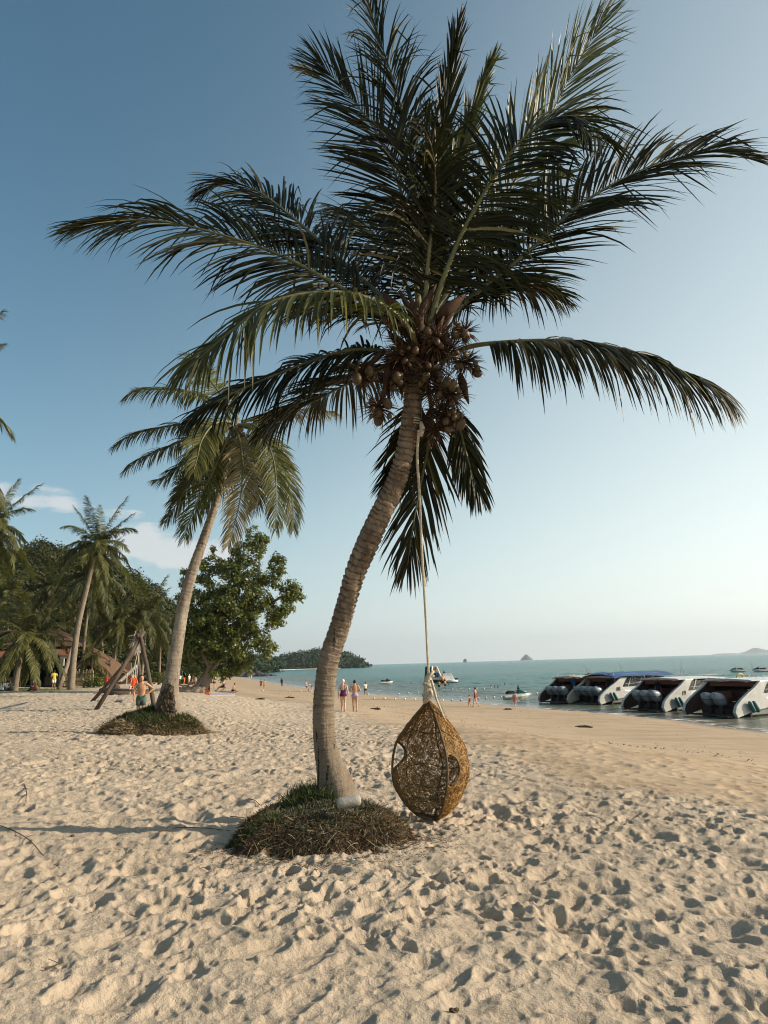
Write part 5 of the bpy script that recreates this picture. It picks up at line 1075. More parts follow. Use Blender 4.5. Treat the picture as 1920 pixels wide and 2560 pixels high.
def speedboat(label, px, wl, heading, L=12., W=3.9, eng=3, canopy=None, num=None, inner=None, white_eng=False, fend=2, dark=False, Hr=2.45, grp='moored speedboats'):
    d = 4.3*FPX/(wl-(1664-.0286*(px-905))); p = at(px, wl, d); p.z = WZ; root = thing('speedboat', label, 'boat', p, -heading, grp); hullm = gel_t if dark else gel
    st = [(.25, 1, .72, -.42), (1.0, 1, .76, -.42), (.25*L, 1, .82, -.45), (.5*L, .98, .95, -.42), (.72*L, .84, 1.10, -.3), (.88*L, .52, 1.24, -.05), (L, .04, 1.36, .55)]
    m = MB(); rings = []
    for y, w, g, k in st:
        hw = W/2*w; rings.append([Vector(q) for q in ((-hw, y, g), (-hw*1.02, y, g*.72), (-hw*.90, y, .12), (-hw*.45, y, k*.6), (0, y, k), (hw*.45, y, k*.6), (hw*.90, y, .12), (hw*1.02, y, g*.72), (hw, y, g))])
    m.loft(rings, cap=True); m.build('hull', hullm, root, bevel=.03)
    m = MB(); m.box((0, L*.60, 1.06), (W*.82, L*.5, .14), rx=.04, taper=.8); m.build('foredeck', hullm, root, bevel=.04)
    m = MB()
    for s in (-1, 1): m.tube([(s*W*.515*w, y, g*.72+.03) for y, w, g, k in st], .045, 5)
    m.build('rub_rail', blackp, root)
    # swept-up stern wings that carry the roof
    WING = [(-1.5, .02), (-1.68, .38), (-1.5, .80), (-1.0, 1.18), (-.3, 1.58), (.5, 1.98), (1.15, Hr-.03), (2.1, Hr-.02), (1.75, Hr-.26), (1.3, 1.55), (1.6, 1.25), (2.6, 1.12), (2.6, .7), (.2, .4)]
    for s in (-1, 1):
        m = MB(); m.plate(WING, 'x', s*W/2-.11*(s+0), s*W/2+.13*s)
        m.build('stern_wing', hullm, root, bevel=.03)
        m = MB(); m.plate([(y*.985+.02, z*.985+.012) for y, z in WING], 'x', s*(W/2-.125), s*(W/2-.16)); m.build('wing_shade', cabin_in, root)  # dark plate paints the shade on the wing's inner face, in cabin colour
        m = MB(); m.plate([(-.2, 1.42), (.75, 1.95), (1.0, 1.95), (.7, 1.5), (.4, 1.38)], 'x', s*(W/2+.132), s*(W/2+.150)); m.build('wing_inset', hullm if not dark else cabin_in, root)
    # cabin sides: coaming, pillars, window band
    for s in (-1, 1):
        x = s*W*.455; m = MB(); m.plate([(1.0, .9), (L*.66, 1.05), (L*.60, 1.62), (1.2, 1.52)], 'x', x-.05, x+.05); m.build('coaming', hullm, root)
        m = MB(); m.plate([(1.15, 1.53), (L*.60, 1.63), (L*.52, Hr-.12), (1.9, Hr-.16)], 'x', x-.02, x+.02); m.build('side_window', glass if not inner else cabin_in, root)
        m = MB()
        for k in range(4): y = 2.4+k*(L*.5-2.4)/3; m.box((x+s*.03, y+.1, (1.55+Hr)/2), (.05, .09, Hr-1.6), rx=-.5)
        m.tube([(x+s*.06, 1.9, 1.80), (x+s*.06, L*.56, 1.95)], .02, 5); m.build('window_pillars', hullm, root)
    m = MB(); rr_ = []
    for i in range(9):
        y = .55+(L*.56-.55)*i/8; z = Hr+.03*math.sin(i/8*PI)-(.10*(i/8)**3); hw = W*.49*(1-.12*(i/8)**2); rr_.append([Vector(q) for q in ((-hw, y, z-.05), (-hw*.9, y, z+.05), (0, y, z+.13), (hw*.9, y, z+.05), (hw, y, z-.05), (hw*.9, y, z-.09), (0, y, z-.02), (-hw*.9, y, z-.09))])
    m.loft(rr_); m.build('roof', gel if not dark else gel_t, root, bevel=.02)
    m = MB(); m.box((0, 1.6, Hr-.16), (W*.86, 3.0, .05), rx=-.05); m.box((0, 1.0, Hr-.30), (W*.86, .08, .26)); m.build('headliner', maroon_c, root)
    m = MB(); m.plate([(L*.60, 1.2), (L*.66, 1.2), (L*.545, Hr-.06), (L*.52, Hr-.06)], 'x', -W*.42, W*.42); m.build('windscreen', glass, root)
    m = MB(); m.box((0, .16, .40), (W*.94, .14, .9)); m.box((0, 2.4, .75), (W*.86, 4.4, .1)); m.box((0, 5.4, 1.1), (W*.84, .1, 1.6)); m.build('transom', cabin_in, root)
    m = MB()
    for k in range(3):
        for s in (-1, 1): m.box((s*W*.25, 1.2+k*1.2, 1.05), (W*.3, .5, .4)); m.box((s*W*.25, 1.42+k*1.2, 1.4), (W*.3, .12, .5))
    m.build('seats', maroon_c, root, bevel=.03)
    m = MB(); m.box((0, -1.0, .12), (W*.86, .9, .08)); m.box((W*.36, -1.75, .10), (W*.22, .8, .06)); m.build('swim_platform', cabin_in, root)
    for k in range(eng):
        x = (k-(eng-1)/2)*.92; e = MB(); prof = [(0, .14, .16), (.1, .30, .34), (.42, .36, .46), (.74, .34, .46), (.92, .26, .36), (1.0, .10, .18)]
        e.loft([[Vector((x+math.copysign(abs(math.cos(a))**.6, math.cos(a))*hw*.9, -.75+math.copysign(abs(math.sin(a))**.6, math.sin(a))*hy-.42*z, .74+z*.92)) for a in np.linspace(0, 2*PI, 16, endpoint=False)] for z, hw, hy in prof]); o = e.build('outboard_motor', cowl2 if white_eng and k == 0 else cowl, root, smooth=True)
        e = MB(); e.box((x, -.72, .50), (.20, .34, .72)); e.box((x, -.85, -.02), (.10, .5, .5)); e.box((x, -.35, .66), (.3, .4, .3)); e.build('motor_leg', blackp, o)
        e = MB(); e.tube([Vector((x+math.copysign(abs(math.cos(a))**.6, math.cos(a))*.335, -.75+math.copysign(abs(math.sin(a))**.6, math.sin(a))*.47-.2, 1.17)) for a in np.linspace(0, 2*PI, 14)], .018, 4); e.build('cowl_band', blackp, o)
    m = MB(); m.tube([(-W*.4, .8, Hr+.12), (-W*.4, .8, Hr+.35), (W*.4, .8, Hr+.35), (W*.4, .8, Hr+.12)], .025, 5); m.tube([(-W*.42, 2.0, Hr+.1), (-W*.42, 2.0, Hr+.28), (-W*.42, L*.5, Hr+.25)], .02, 4); m.tube([(W*.42, 2.0, Hr+.1), (W*.42, 2.0, Hr+.28), (W*.42, L*.5, Hr+.25)], .02, 4)
    m.tube([(.4, 3.2, Hr+.1), (.25, 3.0, Hr+1.25)], .018, 4); m.tube([(-.6, 4.0, Hr+.1), (-.6, 4.0, Hr+.7), (-.2, 4.0, Hr+.7), (-.2, 4.0, Hr+.1)], .022, 4); m.build('roof_rails', steel, root)
    m = MB(); m.tube([(W*.5, L*.62, 1.15), (W*.42, L*.78, 1.65), (W*.2, L*.95, 1.85), (0, L*1.0, 1.85), (-W*.2, L*.95, 1.85), (-W*.42, L*.78, 1.65), (-W*.5, L*.62, 1.15)], .025, 5); m.build('bow_rail', steel, root)
    for k in range(fend):
        m = MB(); y = -.2+k*.42 if k < 2 else .2; x = W*.56+.05; m.tube([(x, y-.30, 1.08), (x+.03, y-.22, .98), (x+.06, y+.05, .42), (x+.06, y+.08, .34)], [.06, .15, .15, .05], 9); m.build('fender', fender_m, root, smooth=True)
    m = MB(); m.tube([(-W*.56-.04, -.7, 1.0), (-W*.56-.1, -.7, .9), (-W*.56-.1, -.7, .3), (-W*.56-.1, -.7, .22)], [.06, .2, .2, .06], 9); m.build('fender', blackp, root, smooth=True)
    ink = pm('dark_lettering', (.03, .035, .04), .5, scale=3); RX = Matrix(((0, 0, 1, W/2+.155), (1, 0, 0, 0), (0, 1, 0, 0), (0, 0, 0, 1)))
    def on_side(y, z, x=None): M = RX.copy(); M[1][3] = y; M[2][3] = z; M[0][3] = x if x else W/2+.155; return M
    if num: lettering(num, .5, ink, root, on_side(.75, 1.22))
    if not dark:
        m = MB(); x = W*.5*1.0+.045; c = (3.4, .55); pts = [(c[0]+.26*math.sin(a)*(1-.55*max(0, math.cos(a))), c[1]+.30*math.cos(a)+(.12 if math.cos(a) > .9 else 0)) for a in np.linspace(0, 2*PI, 18, endpoint=False)]; m.plate(pts, 'x', x, x+.02)
        m.build('emblem', ink, root); m = MB()
        pts = [(c[0]+.02+.12*math.sin(a)*(1-.5*max(0, math.cos(a))), c[1]-.04+.15*math.cos(a)) for a in np.linspace(0, 2*PI, 14, endpoint=False)]; m.plate(pts, 'x', x+.02, x+.032); m.build('emblem_centre', gel, root)
        m = MB(); rgl = random.Random(3); y = 2.3
        while y < 4.6:
            w = rgl.uniform(.05, .11); m.box((x+.012, y, .12+.05*0), (.014, w, rgl.uniform(.06, .12))); y += w+.05+(.12 if rgl.random() < .2 else 0)
        m.build('hull_lettering', ink, root)
        m = MB(); m.box((x+.012, 1.7, .88), (.016, .7, .09)); m.build('hull_badge', ink, root)
    if canopy:
        m = MB(); rows = []
        for i in range(11):
            y = .3+(L*.58)*i/10; sag = .05*math.sin(i*2.1); rows.append([Vector((q*W*.58, y, Hr+.42-.34*abs(q)**2.2+sag*(1-abs(q))+.02*math.sin(i*1.7+q*4)-.16*(i == 0))) for q in np.linspace(-1, 1, 9)])
        vs = [p for r in rows for p in r]+[p-Vector((0, 0, .03)) for r in rows for p in r]; n = 9; k = len(rows)*n
        fs = [(i*n+j, i*n+j+1, (i+1)*n+j+1, (i+1)*n+j) for i in range(10) for j in range(8)]; fs += [tuple(a+k for a in f[::-1]) for f in fs]
        m.add(vs, fs); m.build('canopy', blue_c, root, smooth=True)
        m = MB()
        for y in (.4, 2.6, 4.8, 7.0): m.tube([(-W*.52, y, Hr-.5), (-W*.54, y, Hr+.06), (0, y, Hr+.36), (W*.54, y, Hr+.06), (W*.52, y, Hr-.5)], .022, 4)
        m.build('canopy_frame', steel, root)
    return root, p
HD = math.radians
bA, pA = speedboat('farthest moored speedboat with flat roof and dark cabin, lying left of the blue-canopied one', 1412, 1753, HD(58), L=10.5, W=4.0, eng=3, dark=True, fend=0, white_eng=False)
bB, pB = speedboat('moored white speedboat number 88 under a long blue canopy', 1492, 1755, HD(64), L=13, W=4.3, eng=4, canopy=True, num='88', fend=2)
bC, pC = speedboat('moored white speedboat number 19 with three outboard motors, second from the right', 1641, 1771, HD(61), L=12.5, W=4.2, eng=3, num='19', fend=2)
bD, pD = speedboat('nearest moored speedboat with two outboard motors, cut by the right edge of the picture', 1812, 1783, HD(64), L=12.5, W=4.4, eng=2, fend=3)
def on_boat(b, v): M = Matrix.Rotation(b.rotation_euler.z, 4, 'Z'); return b.location+(M @ Vector(v))
navy = cloth('navy_cloth', (.012, .018, .035)); blue_s = cloth('blue_shirt', (.01, .10, .24))
person('crewman in bright blue shirt with his back turned on the flat-roofed boat', on_boat(bA, (1.0, .45, .78)), 1.7, .4, 'hold', skin_c, 'dark', [('shirt', blue_s), ('shorts', MATS['black_cloth'])])
person('crewman in dark blue at the left corner of the flat-roofed boat', on_boat(bA, (-1.9, 1.6, .8)), 1.7, -1.2, 'hold', skin_c, 'dark', [('shirt', navy), ('trousers', MATS['black_cloth'])])
person('passenger in dark clothes seated under the blue canopy', on_boat(bB, (1.1, .7, .8)), 1.7, 2.6, 'stand', skin_c, 'dark', [('shirt', navy), ('trousers', navy)])
person('passenger standing deeper inside the blue-canopied boat', on_boat(bB, (.3, 1.6, .8)), 1.65, 1.6, 'stand', skin_c, 'dark', [('shirt', MATS['dark_maroon']), ('trousers', navy)])
person('dark-shirted crewman between the wings of boat number 19', on_boat(bC, (-.1, .5, .8)), 1.62, .2, 'stand', skin_c, 'dark', [('shirt', navy), ('trousers', MATS['black_cloth'])])
for nm, lb, b, v, mt, q in (('life_ring', 'yellow life ring on the bow rail of boat number 19', bC, (1.2, 9.2, 2.2), yelp, 0),):
    m = MB(); m.tube([(math.cos(a)*.36, 0, math.sin(a)*.42) for a in np.linspace(0, 2*PI, 20)], .09, 7); o = m.build(nm, mt, None, smooth=True); o.location = on_boat(b, v); o.rotation_euler = (0, .2, .3); tag(o, lb, 'life ring')
m = MB(); 
fp = on_boat(bD, (1.0, 8.6, 2.0)); ft = thing('flag', 'small red, white and blue striped flag on the pole of the nearest speedboat', 'flag', fp); m.tube([(0, 0, -.6), (0, 0, 1.1)], .02, 5); m.build('pole', steel, ft)
for k, (mt, z) in enumerate(((redp, .95), (gel, .82), (pm('flag_blue', (.03, .03, .2), .6), .66), (gel, .50), (redp, .38))):
    m = MB(); h_ = .20 if k == 2 else .12; m.add([(x, .05*math.sin(x*6), z+dz-.12*x) for x in (0.02, .3, .6, .9) for dz in (0, h_)], [(2*i, 2*i+2, 2*i+3, 2*i+1) for i in range(3)]); m.build('stripe', mt, ft)
for i in range(3):                                           # bundles on the flat roof
    m = MB(); m.box((0, 0, .12), (.7, .45, .24), taper=.8); m.box((.2, .1, .28), (.3, .3, .12)); o = m.build('bundle', [gel, maroon_c, gel_t][i], None, bevel=.04); o.location = on_boat(bA, (-1.0+.5*i, 2.2+1.9*i, 2.44)); tag(o, ['white bundle nearest the stern on the flat boat roof', 'red-brown bundle in the middle of the flat boat roof', 'tan box farthest forward on the flat boat roof'][i], 'bundle')
# ---- water scooters
def scooter(label, u, v, heading, mat, L_=3.0, grp='water scooters'):
    d = 4.3*FPX/(v-(1664-.0286*(u-905))); p = at(u, v, d); p.z = WZ-.05; r = thing('water_scooter', label, 'water scooter', p, -heading, grp); k = L_/3
    m = MB(); rg_ = []
    for y, w, t, b in ((-1.4, .46, .36, 0), (-.6, .56, .42, -.08), (.4, .58, .50, -.1), (1.0, .44, .60, .02), (1.45, .22, .62, .25), (1.6, .04, .58, .42)): rg_.append([Vector(q)*k for q in ((-w, y, t*.6), (-w*.85, y, t), (w*.85, y, t), (w, y, t*.6), (w*.7, y, b+.05), (0, y, b), (-w*.7, y, b+.05))])
    m.loft(rg_); m.build('hull', gel if mat != blackp else mat, r, bevel=.03)
    m = MB(); m.loft([[Vector((math.cos(a)*w*k, y*k, (z+math.sin(a)*h_)*k)) for a in np.linspace(0, 2*PI, 10, endpoint=False)] for y, w, z, h_ in ((1.3, .12, .66, .06), (.9, .3, .74, .16), (.4, .34, .82, .24), (.1, .2, .78, .2))]); m.build('cowling', mat, r, smooth=True)
    m = MB(); m.loft([[Vector((math.cos(a)*w*k, y*k, (z+math.sin(a)*h_)*k)) for a in np.linspace(0, 2*PI, 10, endpoint=False)] for y, w, z, h_ in ((.15, .16, .78, .14), (-.3, .2, .72, .14), (-.9, .24, .74, .18), (-1.15, .18, .66, .14))]); m.build('saddle', blackp, r, smooth=True)
    m = MB(); m.tube([(0, .45*k, .9*k), (0, .3*k, 1.12*k)], .04, 5); m.tube([(-.42*k, .22*k, 1.14*k), (0, .32*k, 1.14*k), (.42*k, .22*k, 1.14*k)], .03, 5); m.build('handlebar', blackp, r)
    return r, p
teal_p = pm('teal_paint', (.01, .12, .10), .35, col2=(.02, .16, .13), scale=3, coat=.4); navy_p = pm('navy_paint', (.012, .022, .05), .35, scale=3)
s1, q1 = scooter('green and white water scooter floating in front of the speedboats', 1291, 1744, HD(78), teal_p, 3.2)
s2, q2 = scooter('white water scooter far out between the two walking women and the inflatable tower', 965, 1709.5, HD(75), navy_p, 3.0)
s3, q3 = scooter('dark green water scooter anchored beyond the boats, the left one of two', 1845, 1680.5, HD(-80), teal_p, 3.4)
s4, q4 = scooter('navy water scooter beyond the boats, at the right edge', 1902, 1680, HD(-80), navy_p, 3.4)
person('rider sitting on the far white water scooter', q2+Vector((0, 0, .0)), 1.7, -HD(75), 'ride', skin_c, 'dark', [('vest', MATS['black_cloth'])], .03)
pp = at(1297, 1738, q1.y+9); pp.z = WZ-.45; person('person wading just behind the green and white water scooter', pp, 1.7, 2., 'stand', skin_c, 'dark', [('vest', navy)], .02)
# ---- inflatable tower
d = 4.3*FPX/(1707-1658); ip = at(1096, 1707, d); ip.z = WZ; inf = thing('inflatable_tower', 'floating inflatable climbing tower with black and orange panels beside a white ribbed ramp', 'inflatable', ip)
pvw = pm('white_vinyl', (.66, .64, .60), .4, scale=2); pvo = pm('orange_vinyl', (.55, .22, .03), .4, scale=2); pvb = pm('black_vinyl', (.015, .016, .018), .4, var=.3, scale=2)
k = d/FPX; q = lambda u, v, y=0: Vector(((u-1096)*k, y, (1707-v)*k))
m = MB(); m.tube([q(1068, 1705), q(1105, 1706)], .55, 10); m.tube([q(1068, 1705, 3), q(1105, 1706, 3)], .55, 10); m.tube([q(1105, 1705, -.3), q(1105, 1705, 3.3)], .55, 10); m.build('base', pvb, inf, smooth=True)
for a, b in (((1083, 1667), (1079, 1690)), ((1093, 1667), (1102, 1692))):
    m = MB(); m.tube([q(*a, .8), q(*b, -.6)], .20, 8); m.build('side_tube', pvw, inf, smooth=True)
m = MB(); m.tube([q(1075, 1668, 1.4), q(1072, 1700, 1.6)], .9, 8, flat=.9); m.build('climbing_wall', pvb, inf, smooth=True)
m = MB(); m.box(q(1088, 1674, .9), (1.1, .3, 1.0), rx=-.3); m.build('orange_panel', pvo, inf, bevel=.08)
m = MB(); m.box(q(1091, 1690, .0), (1.7, .4, 1.6), rx=-.3); m.box(q(1092, 1697, -.5), (1.9, .8, .5)); m.build('steps', pm('grey_vinyl', (.28, .31, .34), .4, scale=2), inf, bevel=.1)
m = MB(); m.box(q(1089, 1688, -.28), (.5, .1, .9), rx=-.3); m.box(q(1095, 1688, -.28), (.14, .1, .9), rx=-.3); m.build('step_slots', pvb, inf)
m = MB(); m.ball(q(1105, 1697, -.3), (.5, .6, .6), 12, 9); m.build('orange_ball', pvo, inf, smooth=True)
m = MB()
for i in range(7): a = (1108+i*3.2, 1686); b = (1115+i*3.4, 1703); m.tube([q(*a, 1.2), q(*b, -.8)], .17, 8)
m.build('ramp', pvw, inf, smooth=True)
m = MB(); m.tube([q(1117, 1704, -1.1), q(1143, 1703, -1.0)], .26, 9); m.build('ramp_foot', pvw, inf, smooth=True)
m = MB(); m.box(q(1122, 1702, 1.0), (4.0, 2.6, 1.0)); m.build('ramp_base', pvb, inf, bevel=.15)
person('small figure in dark clothes sitting on top of the white inflatable ramp', ip+q(1113, 1688, 1.6)+Vector((0, 0, .05)), 1.6, .5, 'floor', skin_c, 'dark', [('shirt', navy)], .03)
# ---- white floats of the swimming line
flo = pm('float_white', (.62, .60, .55), .5, scale=10, var=.1)
dry_f = [(657, 1727), (690, 1728.5), (722, 1729), (752, 1729), (778, 1729.5), (866, 1733), (920, 1737), (935, 1747.5), (961.7, 1747.6), (987.7, 1749), (1012, 1749), (1037.6, 1750)]
wet_f = [(997, 1736), (1020.6, 1733.5), (1044.5, 1732), (1107, 1752.5), (1130, 1752), (1152.6, 1751), (1111, 1725.5), (1131, 1724.5), (1151.5, 1723.5), (1172.5, 1723), (1192, 1724), (1210, 1722.5), (1196, 1747.5), (1215, 1746.5), (1235, 1744.5), (1252, 1743), (1326, 1735.5), (1342, 1734.5), (1227, 1720)]
proto = None
for lst, lb, gr in ((dry_f, 'white ball float of the swimming line lying on the smooth sand', 'white floats lying on the sand'), (wet_f, 'white ball float of the swimming line bobbing on the water', 'white floats on the water')):
    for u, v in lst:
        p = gp(u, v)
        if proto is None:
            m = MB(); m.ball((0, 0, .10), (.13, .11, .11), 12, 8); m.tube([(-.16, 0, .10), (.16, 0, .10)], .03, 6); proto = o = m.build('float', flo, smooth=True)
        else: o = proto.copy(); C.objects.link(o)
        o.location = (p.x, p.y, max(gh(p.x, p.y), WZ)-.02); o.rotation_euler = (0, 0, u); tag(o, lb, 'float', gr)
for a, b, lb in (((640, 1726), (800, 1730), 'thin float line lying across the beach left of the big trunk'), ((905, 1748), (1050, 1751), 'thin float line lying on the sand toward the basket chair')):
    m = MB(); n = 16; P_ = [gp(a[0]+(b[0]-a[0])*i/n, a[1]+(b[1]-a[1])*i/n) for i in range(n+1)]; o0 = P_[0]; m.tube([Vector((p.x, p.y, sand_z(p.x, p.y)+.02))-o0 for p in P_], .018, 4); o = m.build('line', rope_m); o.location = o0; tag(o, lb, 'rope')
# ================================================================ restaurant, hut, swing frame and other things inland
tile = pm('orange_roof_tile', (.16, .062, .026), .8, col2=(.27, .115, .05), scale=1.5, bump=.05, bscale=6, stretch=(3, 1, 1))
tile_d = pm('old_roof_tile', (.07, .038, .022), .85, col2=(.15, .08, .045), scale=2, bump=.05, bscale=6)
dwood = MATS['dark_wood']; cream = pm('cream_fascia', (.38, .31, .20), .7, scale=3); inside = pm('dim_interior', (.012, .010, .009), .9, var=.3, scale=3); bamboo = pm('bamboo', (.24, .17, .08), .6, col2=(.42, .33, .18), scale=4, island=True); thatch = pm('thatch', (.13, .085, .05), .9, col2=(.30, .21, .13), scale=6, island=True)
RY = 82.; rk = RY/FPX
def rz_(u, v, y=0): return at(u, v, RY+y)
gz = gh(rz_(100, 1700).x, RY); ro_ = Vector((rz_(90, 1700).x, RY, gz)); rest = thing('restaurant', 'open-sided beach restaurant with long orange tiled roof and dark interior behind the palms', 'building', ro_)
Z = lambda v: at(100, v, RY).z-gz
X = lambda u: (u-90)*rk
def slab(mb, P, t=.12):
    P = [Vector(p) for p in P]; n = (P[1]-P[0]).cross(P[-1]-P[0]).normalized()*t; mb.add(P+[p-n for p in P], [tuple(range(len(P))), tuple(range(2*len(P)-1, len(P)-1, -1))]+[(i, (i+1) % len(P), len(P)+(i+1) % len(P), len(P)+i) for i in range(len(P))])
e0, e1 = X(-260), X(182); ze = Z(1642); zr = Z(1580)+.6; zm = Z(1622)
m = MB(); slab(m, [(e0, -1.2, ze), (e1, -1.2, ze), (e1-.6, 1.2, zm), (e0, 1.2, zm)]); m.build('lower_roof', tile, rest)
m = MB(); slab(m, [(e0, 1.0, zm+.25), (e1-.2, 1.0, zm+.25), (e1-4.5, 5.2, zr), (e0, 5.2, zr)]); slab(m, [(e1-.2, 1.0, zm+.25), (e1-.2, 9.4, zm+.25), (e1-4.5, 5.2, zr)]); slab(m, [(e1-.2, 9.4, zm+.25), (e0, 9.4, zm+.25), (e0, 5.2, zr), (e1-4.5, 5.2, zr)]); m.build('upper_roof', tile_d, rest)
m = MB(); m.box(((e0+e1)/2, -1.25, ze-.18), (e1-e0, .08, .22)); m.build('fascia', cream, rest)
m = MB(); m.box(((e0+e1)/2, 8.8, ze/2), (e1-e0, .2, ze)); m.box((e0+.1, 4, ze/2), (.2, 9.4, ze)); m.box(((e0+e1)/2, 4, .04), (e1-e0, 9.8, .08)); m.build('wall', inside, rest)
for i, u in enumerate([-250, -200, -150, -100, -50, -5, 28, 62, 98, 128, 158, 178]):
    m = MB(); m.box((X(u), -1.0 if i % 2 else -.95, ze/2), (.16, .16, ze)); m.build('post', dwood if u not in (98, 158) else cream, rest)
m = MB(); m.box(((e0+X(60))/2, -.9, .55), (X(60)-e0, .08, 1.05)); m.box((X(150), -.9, .5), (X(176)-X(118), .08, .95)); m.build('parapet', dwood, rest)
m = MB(); 
for u, w in ((15, 12), (45, 10), (112, 14), (135, 8)): m.box((X(u), 1.2, .75), (w*rk, .8, .06)); m.box((X(u), 1.2, .37), (.1, .1, .74))
m.build('tables', dwood, rest)
for u, v in ((113, 1650), (153, 1650), (112, 1648)): 
    if u == 112: continue
    m = MB(); m.box((X(u), .2, Z(v)), (.14, .14, 1.4)); m.build('white_tube', pvw, rest)
hu = Vector((rz_(232, 1700).x, RY+3, gz)); hut = thing('thatched_hut', 'open hut with curved reddish thatched roof to the right of the restaurant', 'hut', hu)
m = MB(); rows = []
prof = [(178, 1650), (190, 1636), (205, 1622), (222, 1630), (240, 1641), (258, 1654), (272, 1668), (281, 1682)]
for y, dz in ((-2.6, -.9), (-1.2, -.25), (0, 0), (1.6, -.3), (3.2, -.9)): rows.append([Vector(((u-232)*rk, y, Z(v)+dz*(1 if y < 0 else 1))) for u, v in prof])
n = len(prof); vs = [p for r in rows for p in r]+[p-Vector((0, 0, .22)) for r in rows for p in r]; kk = len(rows)*n; fs = [(i*n+j, i*n+j+1, (i+1)*n+j+1, (i+1)*n+j) for i in range(len(rows)-1) for j in range(n-1)]; m.add(vs, fs+[tuple(a+kk for a in f[::-1]) for f in fs]); m.build('roof', pm('rust_thatch', (.075, .042, .024), .9, col2=(.17, .10, .055), scale=3, bump=.06, bscale=8, stretch=(1, 4, 1)), hut)
V, F = ribbons(np.array([((u-232)*rk+rgn.uniform(-.1, .1), -2.6, Z(np.interp(u, [p[0] for p in prof], [p[1] for p in prof]))-1.0) for u in np.linspace(180, 281, 400)]), np.tile([[0, -.1, -1.]], (400, 1)), rgn.uniform(.3, .75, 400), np.full(400, .03), 77, .2, .15, 3); np_mesh('fringe', V, F, thatch, hut, smooth=False)
for u in (196, 203, 222, 262): m = MB(); m.tube([((u-232)*rk, -1.8, 0), ((u-232)*rk, -1.8, Z(1655))], .11, 7); m.build('post', dwood, hut)
m = MB(); m.box((0, 3.0, 1.1), (4.2, .15, 2.4)); m.build('back_wall', pm('stone_wall', (.16, .10, .07), .9, col2=(.33, .22, .16), scale=5, bump=.05), hut)
fe = thing('bamboo_fence', 'low fence of upright bamboo canes between the restaurant and the thatched hut', 'fence', Vector((rz_(215, 1700).x, RY-2.6, gz)))
m = MB(); 
for i in range(46): x = (-36+i*1.7)*rk; h_ = rgn.uniform(1.35, 1.8); m.tube([(x, rgn.uniform(-.05, .05), 0), (x+rgn.uniform(-.06, .06), 0, h_)], .05, 5)
m.build('canes', bamboo, fe); m = MB(); m.tube([(-36*rk, -.08, .5), (42*rk, -.08, .5)], .04, 5); m.tube([(-36*rk, -.08, 1.2), (42*rk, -.08, 1.2)], .04, 5); m.build('rail', dwood, fe)
# bushes
def bush(label, u, v, r, Y, n=14, seed=0, mat=None, sq=.8, leaf=.13, nm='bush', dens=26):
    rg = random.Random(seed); c = at(u, v, Y); c.z = gh(c.x, Y); k = Y/FPX; bs = []
    for i in range(n): a = rg.uniform(0, 6.28); q = math.sqrt(rg.random())*r*k; bs.append((math.cos(a)*q, math.sin(a)*q*.5, rg.uniform(.15, 1)*r*k*sq*1.3, r*k*.32, r*k*.32, r*k*.28))
    V, F = leaf_cloud(bs, dens, leaf, seed+90, .2); o = np_mesh(nm, V, F, mat or tree_leaf, None, smooth=False); o.location = c; tag(o, label, 'bush'); return o
bush('leafy green shrub in front of the thatched hut', 245, 1690, 26, 78, 20, 1)
bush('shrub in front of the stone wall of the thatched hut', 222, 1692, 16, 78, 12, 2)
bush('low hedge-like shrub right of the swing frame', 395, 1680, 26, 100, 22, 3)
bush('dark shrub left of the grey broadleaf trunk', 432, 1680, 18, 128, 22, 4)
bush('bright green bush reaching in at the far left edge', -6, 1560, 30, 70, 26, 5, leaf_green, 4.0)
bush('low shrub between the swing frame and the hill', 330, 1682, 22, 98, 18, 6)
# ---- swing frame
so = at_d(330, 33.5); so.z = gh(so.x, 33.5); sf = thing('swing_frame', 'tall A-shaped timber swing frame with ropes left of the boy', 'swing frame', so)
A_ = at(353, 1590, 33.0); A2 = at(347, 1612, 40.5); G_ = lambda u, v, Y: Vector((at(u, v, Y).x, Y, gh(at(u, v, Y).x, Y)-.1))
legs = [(G_(238, 1763, 31.5), A_+Vector((.12, 0, .2))), (G_(388, 1763, 31.5), A_+Vector((-.1, 0, .25))), (G_(228, 1743, 40.5), A2+Vector((.2, 0, .1))), (G_(352, 1740, 41.0), A2+Vector((-.1, 0, .1)))]
for a, b in legs: m = MB(); m.tube([a-so, a.lerp(b, .5)-so+Vector((.03, 0, 0)), b-so], [.095, .09, .08], 9); m.build('leg', dwood, sf, smooth=True)
m = MB(); m.tube([A_-so+Vector((0, -.5, 0)), A2-so+Vector((0, .5, 0))], .09, 9); m.build('crossbeam', dwood, sf, smooth=True)
hang = [A_.lerp(A2, t) for t in (.12, .24, .5, .62)]
for i, h_ in enumerate(hang): m = MB(); zb = .75 if i < 2 else .6; m.tube([h_-so, Vector((h_.x-so.x-(.42 if i < 2 else .12), h_.y-so.y, zb))], .018, 5); m.build('rope', rope_m, sf)
m = MB(); m.box((hang[0].x-so.x-.42, (hang[0].y+hang[1].y)/2-so.y, .73), (.28, .95, .05)); m.build('swing_seat', dwood, sf)
m = MB()
for i in range(46): a = A_.lerp(A2, rc.random()*.25)-so; m.tube([a+Vector((rc.uniform(-.3, .25), rc.uniform(-.3, 0), rc.uniform(-.5, .35))), a+Vector((rc.uniform(-.5, .1), rc.uniform(-.3, 0), rc.uniform(-.8, .1)))], .02, 3)
m.build('weathered_lashing', pm('grey_rope', (.22, .19, .17), .9, col2=(.42, .38, .35), scale=8, island=True), sf)
